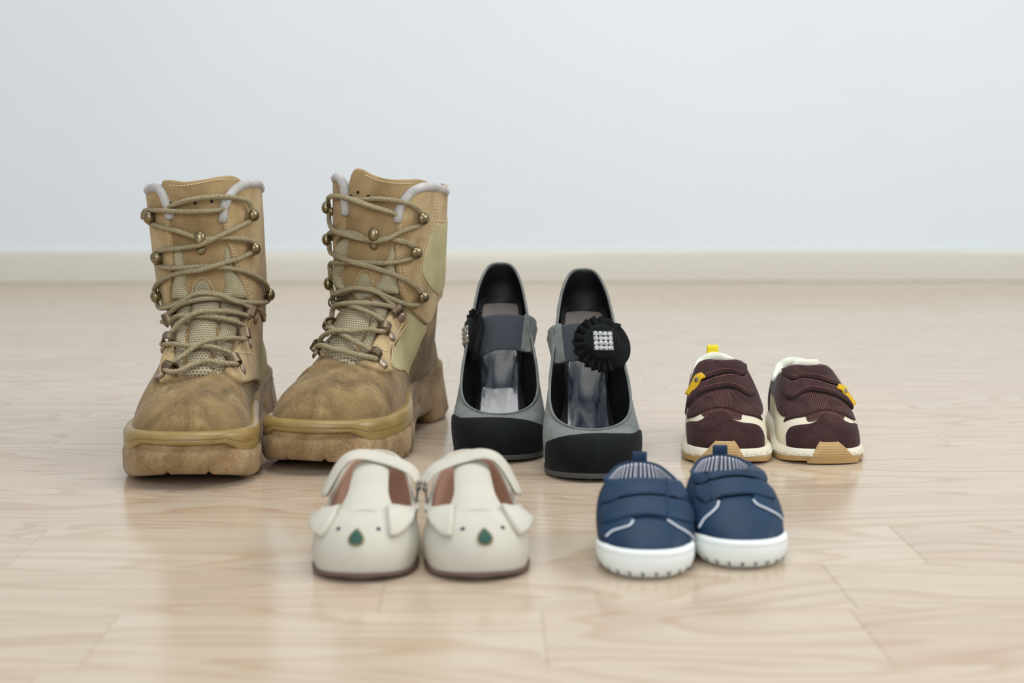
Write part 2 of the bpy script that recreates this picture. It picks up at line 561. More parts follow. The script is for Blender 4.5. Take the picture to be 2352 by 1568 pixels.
known = {0: [-.315 + .0, -.064, .222], 1: [-.315, .293], -1: [-.216, .033, .217], 5: [-.40, .02, .43], 7: [-.51, -.08, .45], 8: [-.43, .11, .56], 4: [-.62, -.12, .55], 2: [-.70, -.02, .70], 3: [-.45, .15, .62]}
known[0] = [-.52, -.064, .222, .62]
lens = {}
rp = random.Random(3)
for row in range(-6, 24):
    y0 = ROW0 + row * ROWW
    if y0 > 2.89: break
    half = min(2.15, .8 + .5 * (y0 + ROWW))
    js = list(known.get(row, []))
    if not js: js = [rp.uniform(-.25, .25)]
    while js[-1] < half: js.append(js[-1] + rp.uniform(.36, .62))
    while js[0] > -half: js.insert(0, js[0] - rp.uniform(.36, .62))
    for a, b in zip(js, js[1:]):
        L = round(b - a, 4)
        if L not in lens: lens[L] = plank_mesh(L)
        o = bpy.data.objects.new('plank', lens[L]); COL.objects.link(o)
        o.parent = fl; o.location = (a, y0, 0)

WALL_Y = 2.9
wall_m = NT('wall_paint'); wc = wall_m.coord()
WALL = wall_m.done(wall_m.ramp(wall_m.noise(wc, 3, 3), [(.3, lin((224, 232, 238))), (.7, lin((227, 234, 240)))]), .85, spec=.2,
                   normal=wall_m.bump(wall_m.noise(wc, 240, 3), .08, .0005))
def box(x0, x1, y0, y1, z0, z1):
    V = [(x, y, z) for z in (z0, z1) for x, y in ((x0, y0), (x1, y0), (x1, y1), (x0, y1))]
    return V, [(3, 2, 1, 0), (4, 5, 6, 7)] + [(j, (j + 1) % 4, 4 + (j + 1) % 4, 4 + j) for j in range(4)]
w = make_obj('wall_back', *box(-2.6, 2.6, WALL_Y, WALL_Y + .1, .0004, 2.6), WALL, smooth=False); w.matrix_world = room_M; w['kind'] = 'structure'
# baseboard: a moulded profile with an eased top edge, run along the wall
prof = [(-.0, .0005), (-.015, .0005), (-.015, .056), (-.0135, .061), (-.009, .0645), (0, .0645)]
rings = [[(x, WALL_Y + p, z) for p, z in prof] for x in (-2.2, -.6, .75, 2.2)]
V, F = loft(rings, True, True)
bb = make_obj('baseboard_back', *fix_normals(V, F), WOOD_BASE, sharp=40); bb.matrix_world = room_M; bb['kind'] = 'structure'
# ------------------------------------------------------------------ desert boots
M_VAMP = suede('boot_vamp_suede', (139, 116, 80), (106, 86, 58), (168, 148, 106), big=26, nap=800, dirt=((92, 72, 50), 24, .75), nap_amt=.6)
M_SUEDE = suede('boot_suede', (184, 160, 119), (160, 133, 93), (197, 175, 134), big=20, nap=900, dirt=((140, 108, 68), 24, .5), nap_amt=.4)
M_TONGUE = suede('boot_tongue_leather', (160, 136, 98), (138, 114, 78), (178, 154, 114), big=22, nap=1000, rough=.8, nap_amt=.35)
M_CANVAS = mesh_cloth('boot_canvas', (194, 184, 143), (156, 146, 108), pitch=.0014, bump=.5, hole_w=.42)
M_NET = mesh_cloth('boot_net', (172, 161, 134), (110, 101, 80), pitch=.0011, bump=.8, pitch_v=.0017)
M_NET_PALE = mesh_cloth('boot_net_pale', (192, 183, 152), (138, 130, 102), pitch=.0015, bump=.8, pitch_v=.0018)
M_PAD = suede('boot_collar_padding', (180, 178, 176), (160, 157, 155), (200, 198, 196), big=60, nap=1500, nap_amt=.3)
M_MID = leather('boot_midsole_rubber', (148, 124, 74), .16, .33, 300, .05, .45, 40)
M_OUT = suede('boot_outsole_rubber', (146, 120, 84), (122, 96, 64), (170, 146, 110), big=40, nap=520, rough=.8, spec=.3, bump=.9, dirt=((168, 146, 112), 60, .6), nap_amt=.5)
M_BRASS = plain('antique_brass', (140, 128, 98), .30, .9, .5, var=.2, big=200)
M_COPPER = plain('copper_bronze', (124, 108, 88), .42, .9, .5, var=.2, big=200)
M_RIVET = plain('rivet_metal', (176, 158, 140), .42, .8, .5, var=.1)
M_THREAD = plain('pale_thread', (214, 196, 160), .8, 0, .2)
M_HOLE = plain('dark_hole', (30, 26, 20), .9)
def lace_material():
    k = NT('lace_cord'); uv = k.coord('UV')
    sep = k.n('ShaderNodeSeparateXYZ'); k.l(uv, sep.inputs[0])
    a = k.math('SINE', k.math('MULTIPLY', k.math('ADD', sep.outputs[0], sep.outputs[1]), 3600))
    b = k.math('SINE', k.math('MULTIPLY', k.math('SUBTRACT', sep.outputs[0], sep.outputs[1]), 3600))
    h = k.math('MULTIPLY', a, b)
    n = k.noise(k.coord(), 700, 3)
    col = k.ramp(k.math('ADD', k.math('MULTIPLY', h, .22), n), [(.2, lin((126, 114, 86))), (.5, lin((170, 156, 124))), (.8, lin((200, 188, 156)))])
    return k.done(col, .9, spec=.15, normal=k.bump(h, .7, .0005))
M_LACE = lace_material()

BOOT_PLAN = [(0, .312), (.022, .305), (.0345, .28), (.036, .235), (.0350, .18), (.0375, .13), (.0435, .09), (.0485, .055), (.046, .026), (.031, .007), (.006, 0),
             (-.022, .004), (-.043, .018), (-.054, .045), (-.0575, .078), (-.0535, .112), (-.043, .148), (-.036, .185), (-.036, .23), (-.040, .270), (-.028, .302)]

def plan_curve(pts, n):
    """plan outline starting at the heel and running along +x to the toe and back, with outward normals"""
    P = catmull(pts, n, True)
    T = np.roll(P, -1, 0) - np.roll(P, 1, 0); T /= np.linalg.norm(T, axis=1)[:, None]
    N = np.stack([T[:, 1], -T[:, 0]], 1)
    if (N[0] @ (P[0] - P.mean(0))) < 0: N = -N
    return P, N

def half_widths(P, y):
    """left and right x of a plan outline at the given y"""
    xs = []
    Q = np.vstack([P, P[:1]])
    for a, b in zip(Q, Q[1:]):
        if (a[1] - y) * (b[1] - y) < 0: xs.append(a[0] + (b[0] - a[0]) * (y - a[1]) / (b[1] - a[1]))
    return (min(xs), max(xs)) if len(xs) >= 2 else (0, 0)

def ring_wall(P, N, prof):
    """walls around a plan outline; prof(i) -> list of (offset, z) from top to bottom for point i"""
    n = len(P); rows = [prof(i) for i in range(n)]; m = len(rows[0])
    R = [[(P[i][0] + N[i][0] * rows[i][k][0], P[i][1] + N[i][1] * rows[i][k][0], rows[i][k][1]) for i in range(n)] for k in range(m)]
    return R

def remesh(parts, voxel, smooth):
    bm = bmesh.new()
    for V, F in parts:
        vs = [bm.verts.new(v) for v in V]
        for f in F: bm.faces.new([vs[i] for i in f])
    bmesh.ops.recalc_face_normals(bm, faces=bm.faces)
    me = bpy.data.meshes.new('tmp'); bm.to_mesh(me); bm.free()
    o = bpy.data.objects.new('tmp', me); COL.objects.link(o)
    m = o.modifiers.new('r', 'REMESH'); m.mode = 'VOXEL'; m.voxel_size = voxel
    sm = o.modifiers.new('s', 'SMOOTH'); sm.factor = .5; sm.iterations = smooth
    dg = bpy.context.evaluated_depsgraph_get()
    e = o.evaluated_get(dg).to_mesh()
    V = np.empty(len(e.vertices) * 3); e.vertices.foreach_get('co', V); V = V.reshape(-1, 3)
    F = [tuple(p.vertices) for p in e.polygons]
    o.evaluated_get(dg).to_mesh_clear()
    bpy.data.objects.remove(o); bpy.data.meshes.remove(me)
    return V, F

def cut_above(V, F, z):
    keep = [f for f in F if all(V[i][2] < z for i in f)]
    used = sorted({i for f in keep for i in f}); mp = {i: k for k, i in enumerate(used)}
    return V[used], [tuple(mp[i] for i in f) for f in keep]

def build_boot(label, loc, yaw, mir, D):
    sh = Shoe('combat_boot', label, 'boot', loc, yaw, 'pair of desert combat boots')
    lean = D['lean']
    plan = [(x * mir, y) for x, y in BOOT_PLAN]
    if mir < 0: plan = [plan[0]] + plan[:0:-1]
    P, N = plan_curve(plan, 260)
    # the last: a foot loft and a leaning shaft loft grown into one smooth body
    ys = [.0035, .008, .015, .025, .037, .05, .065, .08, .1, .12, .14, .16, .19, .22, .25, .28, .30, .3085]
    top = D['top']
    rings = []
    for y in ys:
        a, b = half_widths(P, y); a += .0015; b -= .0015
        zt = float(np.interp(y, [q[0] for q in top], [q[1] for q in top])); zb = .022
        c = (a + b) / 2; w = (b - a) / 2; r = []
        for k in range(33):
            t = math.pi * k / 32; cs, sn = math.cos(t), math.sin(t)
            ex = float(np.interp(y, [.03, .06, .1], [.70, .78, 1.0])); r.append((c + w * math.copysign(abs(cs) ** ex, cs), y, zb + (zt - zb) * sn ** ex))
        rings.append(r)
    foot = fix_normals(*loft(rings, True, True))
    rings = []
    for z, yc, ry, rx in D['shaft']:
        r = []
        for k in range(48):
            t = 2 * math.pi * k / 48; cs, sn = math.cos(t), math.sin(t); e = 2 / 2.35
            r.append((lean * (z - .12) + D['sx'] + rx * math.copysign(abs(sn) ** e, sn), yc - ry * math.copysign(abs(cs) ** e, cs), z))
        rings.append(r)
    shaft = fix_normals(*loft(rings, True, True))
    V, F = remesh([foot, shaft], .0026, 9)
    # creases across the vamp where the toes bend
    rnd = np.random.RandomState(5)
    S0 = Surf(V, F)
    dz = np.zeros(len(V))
    for yc, sl, am, wd in D['crease']:
        q = (V[:, 1] - yc - sl * V[:, 0] + 3.0 * V[:, 0] ** 2)
        dz += am * np.exp(-(q / wd) ** 2) * np.clip((V[:, 2] - .05) / .02, 0, 1) * (V[:, 1] < .11)
    V = V + S0.N * dz[:, None]
    sh.surf = Surf(V, F)
    Vc, Fc = cut_above(V, F, .228)
    make_obj('upper', Vc, Fc, M_VAMP, sh.root)
    cyl = Cyl(D['sx'] - lean * .12, .205, .052, lean)
    BK = math.pi * .052
    X = lambda u, v: ('uv', u, v)
    # lining sleeve inside the shaft
    rings = []
    for z, yc, ry, rx in [q for q in D['shaft'] if q[0] > .1 and q[0] < .25]:
        rings.append([(lean * (z - .12) + D['sx'] + (rx - .007) * math.sin(t), yc - (ry - .007) * math.cos(t), z if z < .24 else .236) for t in np.linspace(0, 2 * math.pi, 48, endpoint=False)])
    V_, F_ = loft(rings, True, False)
    make_obj('lining', V_, [f[::-1] for f in F_], M_PAD, sh.root)
    # panels of the upper
    for key, nm, mat, t, kw in (('canvas', 'canvas_panel', M_CANVAS, .0010, dict(base=.0039)), ('side_canvas', 'canvas_panel', M_CANVAS, .0008, {}),
                                ('tongue', 'tongue', M_TONGUE, .0014, dict(back=.0045, r=.0025)),
                                ('net', 'tongue_net', M_NET, .0016, dict(dome=.002, r=.002)),
                                ('window', 'tongue_window', M_NET_PALE, .0008, dict(base=.0014)),
                                ('strip', 'gusset', M_NET, .002, dict(dome=.002, r=.003)),
                                ('gusset', 'gusset', M_NET_PALE, .0025, dict(dome=.003, r=.004, base=.0008)),
                                ('lower', 'facing', M_SUEDE, .0028, dict(r=.0016, base=.0012)),
                                ('quarter', 'quarter', M_SUEDE, .0026, dict(r=.0015, base=.0013))):
        for o in D.get(key, []):
            sh.panel(nm, cyl, sh.outline(cyl, o), t, mat, **kw)
    # padded collar edge
    for path in D['collar']:
        q = sh.pts(path, off=.0024)
        c = catmull(q, 90)
        sh.add('collar_padding', tube(c, .0042, 10), M_PAD)
    # midsole band and outsole
    n = len(P)
    spring = lambda y: .0125 * max(0, (.07 - y) / .07) ** 2
    def k_(y, xs, vs): return float(np.interp(y, xs, vs))
    fwd = np.array([max(0.0, -N[i][1]) for i in range(n)])            # 1 where the edge faces the toe
    def band(i):
        y = P[i][1]; f = fwd[i]
        wide = 1 - np.clip((f - .55) / .3, 0, 1) if y < .06 else 1.0
        zt = k_(y, [0, .05, .12, .2, .25, .3], [.0465, .043, .043, .050, .054, .056])
        zb = (.0365 * (1 - wide) + .0265 * wide) if y < .2 else k_(y, [.2, .225, .3], [.0265, .044, .046])
        h = zt - zb
        q = k_(y, [.14, .2], [1, .15])
        return [(a * (q if a > 0 else 1), z) for a, z in ((-.007, zt - .001), (-.001, zt + .0008), (.0022, zt - .0006), (.0042, zt - h * .25), (.0044, zt - h * .52), (.0036, zt - h * .56), (.0040, zt - h * .62), (.0042, zb + h * .12), (.0030, zb), (-.003, zb - .0005))]
    R = ring_wall(P, N, band)
    V_, F_ = loft(R)
    mo = sh.add('midsole', fix_normals(V_, F_), M_MID, sharp=50)
    mo.data.materials.append(M_OUT)
    for pl in mo.data.polygons:
        if pl.center[1] > .15: pl.material_index = 1
    # perimeter positions of the grooves between the lugs
    L = np.concatenate([[0], np.cumsum(np.linalg.norm(np.diff(np.vstack([P, P[:1]]), axis=0), axis=1))]); tot = L[-1]; L = L[:-1]
    iy = int(np.argmin(P[:, 1])); Lt = L[iy]
    marks = [(Lt + sgn * d, w) for sgn in (-1, 1) for d, w in ((.018, .0012), (.072, .0018), (.092, .0018), (.112, .002), (.134, .002), (.160, .002), (.272, .002))]
    def groove(i):
        g = 0
        for c, w in marks:
            d = abs((L[i] - c + tot / 2) % tot - tot / 2); g = max(g, math.exp(-(d / w) ** 4))
        return g
    def tread(i):
        y = P[i][1]; g = groove(i); f = np.clip((fwd[i] - .3) / .4, 0, 1) if y < .06 else 0
        zb = spring(y)
        if .150 < y < .238: zb += .012 * min(1, (y - .150) / .030, (.238 - y) / .006)
        ztop = k_(y, [.2, .225], [.0305, .043]) - .004 * (1 - f) * (y < .2)
        o = .0045 - .0032 * g
        zb2 = zb + .0035 * g; hq = k_(y, [.19, .235], [1, .3])
        return [(-.004, max(.038, ztop + .004)), (.0012, max(.0365, ztop + .003)), (.0012, ztop + .0015), ((o * .7 + .0006) * hq, ztop), ((o + .001) * hq, ztop - .003), (o + .001 + .0015 * (1 - hq), zb2 + .008), (o - .001, zb2 + .0025), (o - .0045, zb2), (-.012, zb + .004 * g), (-.03, zb + .001)]
    R = ring_wall(P, N, tread)
    V_, F_ = loft(R, False, True)
    sh.add('outsole', fix_normals(V_, F_), M_OUT, sharp=60)
    # laces
    surf2 = Surf(V, F)
    def lift_path(pts, lift):
        q = []
        for it in pts:
            p, nn = sh.pix(*it[:2], surf=surf2)
            q.append(p + nn * (lift + (it[2] if len(it) > 2 else 0)))
        return q
    g = Geo()
    for seg in D['laces']:
        q = lift_path(seg, .0072)
        c = catmull(q, max(16, int(length(q) / .002)))
        g.add(*tube(c, .0026, 9, flat=.85))
    sh.add('shoelace', g, M_LACE)
    # hooks: ball hooks up the shaft, loops with a rivet over the instep
    def frame(p0, p1, off):
        a0, n0 = sh.pix(*p0); a1, n1 = sh.pix(*p1)
        a = a1 - a0; a -= (a @ n0) * n0
        L_ = np.linalg.norm(a); a = a / max(L_, 1e-9)
        return a0 + n0 * off, n0, a, np.cross(n0, a)
    def dome(c, nn, r, h, k0=0.0, seg=14):
        a = np.cross(nn, (0, 0, 1)); a = a / np.linalg.norm(a); b = np.cross(nn, a)
        rings = []
        for t in np.linspace(0, math.pi / 2 * .98, 7):
            rings.append([c + nn * (k0 + h * math.sin(t)) + (a * math.cos(q) + b * math.sin(q)) * r * math.cos(t) for q in np.linspace(0, 2 * math.pi, seg, endpoint=False)])
        rings.insert(0, [c - nn * .001 + (a * math.cos(q) + b * math.sin(q)) * r for q in np.linspace(0, 2 * math.pi, seg, endpoint=False)])
        V, F = loft(rings, True, True)
        return fix_normals(V, F)
    for kind, p0, p1 in D['hooks']:
        c, nn, a, b = frame(p0, p1, .0046)
        if kind == 'ball':
            # a plate under the cord, bent up into a round head
            g = Geo(); rings = []
            for t in np.linspace(0, math.pi, 13):
                rr = .0064 * math.sin(t)
                rings.append([c + nn * (.0052 + .0044 * (-math.cos(t))) + (a * math.cos(q) * 1.0 + b * math.sin(q) * .92) * max(rr, 1e-5) for q in np.linspace(0, 2 * math.pi, 16, endpoint=False)])
            g.add(*fix_normals(*loft(rings, True, True)))
            e = c + a * .0066
            o = sh.add('lace_hook', g, M_BRASS)
            sh.add('hook_foot', dome(e, nn, .0040, .0035), M_BRASS, o)
        else:
            rings = []
            for t in np.linspace(-.15, 1.06, 12) * math.pi:
                cc = c + a * (-math.cos(t) * .0056) + nn * (.0002 + .0068 * math.sin(t))
                wd = .0050 - .0012 * (t / math.pi)
                o2 = (-a * math.cos(t) * .62 + nn * math.sin(t) * .78) * .0010
                rings.append([cc - b * wd - o2, cc + b * wd - o2, cc + b * wd + o2, cc - b * wd + o2])
            g = Geo().add(*fix_normals(*loft(rings, True, True)))
            e, ne = sh.pix(*p1); e = e + ne * .0036
            o = sh.add('lace_loop', g, M_COPPER, sharp=50)
            sh.add('hook_foot', dome(e, ne, .0058, .0012), M_COPPER, o)
            sh.add('rivet', dome(e + ne * .0012, ne, .0046, .0014), M_RIVET, o)
    p, nn = sh.pix(*D['stud'][0]); p = p + nn * .004
    rings = []
    for t in np.linspace(0, math.pi, 13):
        rings.append([p + nn * (.0048 - .0036 * math.cos(t)) + np_((math.cos(q) * .0050 * math.sin(t) + 1e-6, 0, math.sin(q) * .0066 * math.sin(t))) for q in np.linspace(0, 2 * math.pi, 16, endpoint=False)])
    o = sh.add('tongue_stud', fix_normals(*loft(rings, True, True)), M_BRASS)
    p, nn = sh.pix(*D['stud'][1])
    sh.add('rivet', dome(p + nn * .0028, nn, .0040, .0022), M_BRASS, o)
    for q in D['vents']:
        p, nn = sh.pix(*q); sh.add('vent_hole', dome(p + nn * .0032, nn, .0013, .0003), M_HOLE)
    # seams: rows of pale stitches
    g = Geo()
    for off, path in D['seams']:
        q = [sh.pix(*it) for it in path]
        c = catmull([a + b * off for a, b in q], 60); nr = catmull([b for a, b in q], 60)
        stitches(c, nr, .0031, .0023, .00048, g)
    o = sh.add('stitching', g, M_THREAD); o['kind'] = 'stuff'
    return sh

PI52 = math.pi * .052
shaft_rings = [(.05, .222, .066, .034), (.09, .216, .068, .038), (.12, .210, .068, .0415), (.15, .206, .067, .045), (.18, .203, .066, .0460), (.21, .202, .066, .0468), (.24, .202, .067, .0472), (.275, .202, .068, .0475)]
top_l = [(0, .050), (.008, .056), (.015, .062), (.025, .068), (.037, .0735), (.05, .078), (.065, .085), (.08, .094), (.1, .108), (.12, .124), (.14, .142), (.16, .15), (.2, .15), (.25, .14), (.30, .12), (.31, .10)]
LB = dict(
    lean=-.05, sx=-.007, shaft=shaft_rings, top=top_l,
    crease=[(.058, .10, -.0016, .0035), (.072, .16, -.0018, .0035), (.065, .12, .0012, .004), (.045, -.05, -.0008, .004)],
    quarter=[[(548, 424), (530, 437, 'c'), (514, 468), (509, 505), (516, 545), (526, 585), (536, 620), (550, 650), (560, 688, 'c'), (577, 699), (617, 738), ('uv', PI52 * .62, .128), ('uv', PI52, .12, 'c'), ('uv', PI52, .234, 'c'), ('uv', PI52 * .6, .238), (596, 428), (575, 420)],
             [(372, 432), (388, 470, 'c'), (394, 500), (399, 535), (402, 575), (403, 610), (398, 650), (396, 690), (398, 706, 'c'), (385, 712), ('uv', -PI52 * .62, .128), ('uv', -PI52, .12, 'c'), ('uv', -PI52, .234, 'c'), ('uv', -PI52 * .6, .238), (346, 436), (358, 429)]],
    lower=[[(560, 697, 'c'), (580, 712), (593, 745), (590, 790), (586, 835), (590, 880, 'c'), (560, 880), (535, 872), (514, 852, 'c'), (526, 830), (536, 800), (546, 762), (557, 725)],
           [(399, 712, 'c'), (404, 745), (402, 790), (401, 840), (397, 870, 'c'), (368, 880, 'c'), (378, 820), (384, 770), (385, 722, 'c')]],
    side_canvas=[[(590, 712, 'c'), (616, 732), (619, 790), (612, 840), (602, 884, 'c'), (592, 878), (590, 835), (594, 790)]],
    tongue=[[(373, 418), (376, 414), (392, 413), (423, 417), (461, 413), (500, 406), (525, 403), (543, 407), (554, 418), (548, 440), (534, 480), (530, 530), (534, 575), (530, 620), (528, 668), (500, 695), (470, 700), (440, 692), (420, 675), (414, 630), (398, 580), (390, 530), (384, 480), (377, 445)]],
    net=[[(447, 688), (500, 690), (501, 720), (497, 760), (492, 800), (481, 830), (487, 856), (440, 866), (425, 864), (428, 830), (432, 790), (437, 750), (442, 715)]],
    window=[[(464, 643), (477, 650), (482, 662), (483, 690), (449, 690), (449, 662), (454, 650)]],
    strip=[[(408, 692), (438, 690), (433, 730), (428, 770), (424, 810), (420, 840), (415, 866), (400, 864), (400, 830), (402, 790), (405, 750), (407, 720)],
           [(510, 688), (556, 698), (558, 720), (544, 755), (534, 790), (522, 830), (512, 854), (492, 857), (488, 835), (498, 800), (503, 760), (508, 720)]],
    gusset=[[(404, 572), (420, 576), (425, 605), (431, 635), (430, 658), (439, 686), (401, 684), (399, 663), (402, 640), (403, 612)],
            [(517, 562), (526, 580), (534, 612), (548, 640), (559, 661), (560, 684), (511, 682), (516, 656), (511, 625), (512, 589)]],
    collar=[[(394, 500), (390, 478), (382, 454), (373, 436), (360, 430), (348, 437), (-.058, .205, .236), (-.056, .235, .234), (-.035, .262, .232), (0, .269, .231), (.03, .262, .232), (.045, .235, .235), (600, 434), (588, 424), (573, 421), (552, 425), (536, 435), (522, 452), (513, 472), (510, 492), (510, 508)]],
    laces=[[(560, 482, .002), (551, 464, .002), (525, 453), (494, 451), (464, 453), (433, 459), (408, 468, -.002), (388, 477, -.004)],
           [(345, 498, .001), (352, 483), (372, 481), (400, 483), (450, 484), (490, 482), (518, 477, -.004)],
           [(354, 503, -.001), (362, 510), (382, 518), (413, 528), (446, 541), (461, 549, -.001), (474, 547), (507, 545), (535, 547, .002), (558, 552, .001), (569, 562)],
           [(565, 500), (561, 506), (540, 518), (512, 533, .001), (487, 546, .003), (464, 559, .003), (443, 564), (413, 568), (385, 572), (372, 580)],
           [(372, 596), (382, 608), (405, 612), (436, 611), (471, 609, -.001), (500, 611), (525, 615), (556, 625), (581, 640), (596, 658), (598, 670)],
           [(571, 575), (560, 580), (540, 591), (512, 600), (487, 608, .003), (459, 617, .003), (428, 622), (403, 630), (382, 645), (373, 663), (373, 672)],
           [(374, 684), (377, 696), (384, 702), (403, 699), (428, 691), (459, 686, .003), (494, 685, .003), (525, 687, .003), (545, 693), (558, 702), (564, 708)],
           [(600, 680), (597, 690), (576, 693), (551, 691), (525, 689, -.001), (500, 693, -.001), (464, 700), (428, 704), (408, 711), (398, 719)],
           [(391, 734), (405, 737), (423, 737), (454, 737, -.001), (487, 740), (515, 744), (535, 750), (548, 760), (549, 768)],
           [(568, 721), (560, 723), (540, 723), (512, 725), (487, 730, .003), (459, 737, .004), (433, 750, .002), (415, 764), (402, 780)],
           [(388, 800), (398, 803), (413, 804), (443, 807, -.001), (474, 809), (500, 816), (520, 825), (527, 833)],
           [(548, 783), (540, 785), (520, 786), (492, 793, .001), (466, 805, .003), (443, 819, .002), (423, 832), (405, 842), (393, 850)],
           [(386, 864), (396, 866), (413, 863), (443, 853), (474, 846), (500, 845), (522, 847), (530, 847)]],
    hooks=[('ball', (364, 497), (354, 497)), ('ball', (562, 494), (580, 492)), ('ball', (380, 588), (371, 588)), ('ball', (566, 570), (580, 582)), ('ball', (381, 676), (373, 674)), ('ball', (597, 675), (606, 676)),
           ('loop', (402, 726), (390, 736)), ('loop', (562, 713), (579, 731)), ('loop', (399, 790), (386, 802)), ('loop', (546, 772), (564, 790)), ('loop', (394, 856), (372, 872)), ('loop', (526, 838), (548, 851))],
    stud=((461, 546), (462, 574)), vents=[(449, 466), (485, 462), (395, 466)],
    seams=[(.0018, [(390, 425), (423, 426), (461, 420), (500, 412), (540, 412)]), (.0042, [(517, 512), (521, 545), (528, 575), (537, 610), (549, 640), (562, 672), (568, 690)]), (.0042, [(528, 560), (535, 580), (544, 612), (556, 642), (568, 672)]),
           (.0042, [(390, 495), (393, 530), (396, 570)]), (.0042, [(392, 610), (391, 650), (389, 690)]), (.0042, [(560, 722), (550, 760), (542, 795), (538, 812), (556, 812), (574, 818)]), (.0042, [(568, 724), (558, 762), (549, 800)]),
           (.0042, [(583, 706), (595, 715), (605, 726)]), (.0018, [(446, 690), (444, 662), (452, 644), (464, 637), (478, 643), (488, 660), (490, 690)])],
)
build_boot('worn tan suede boot, left one of the tall pair, toe nearest the camera', (-.2630, 1.1178, 0), math.radians(2.2), 1, LB)
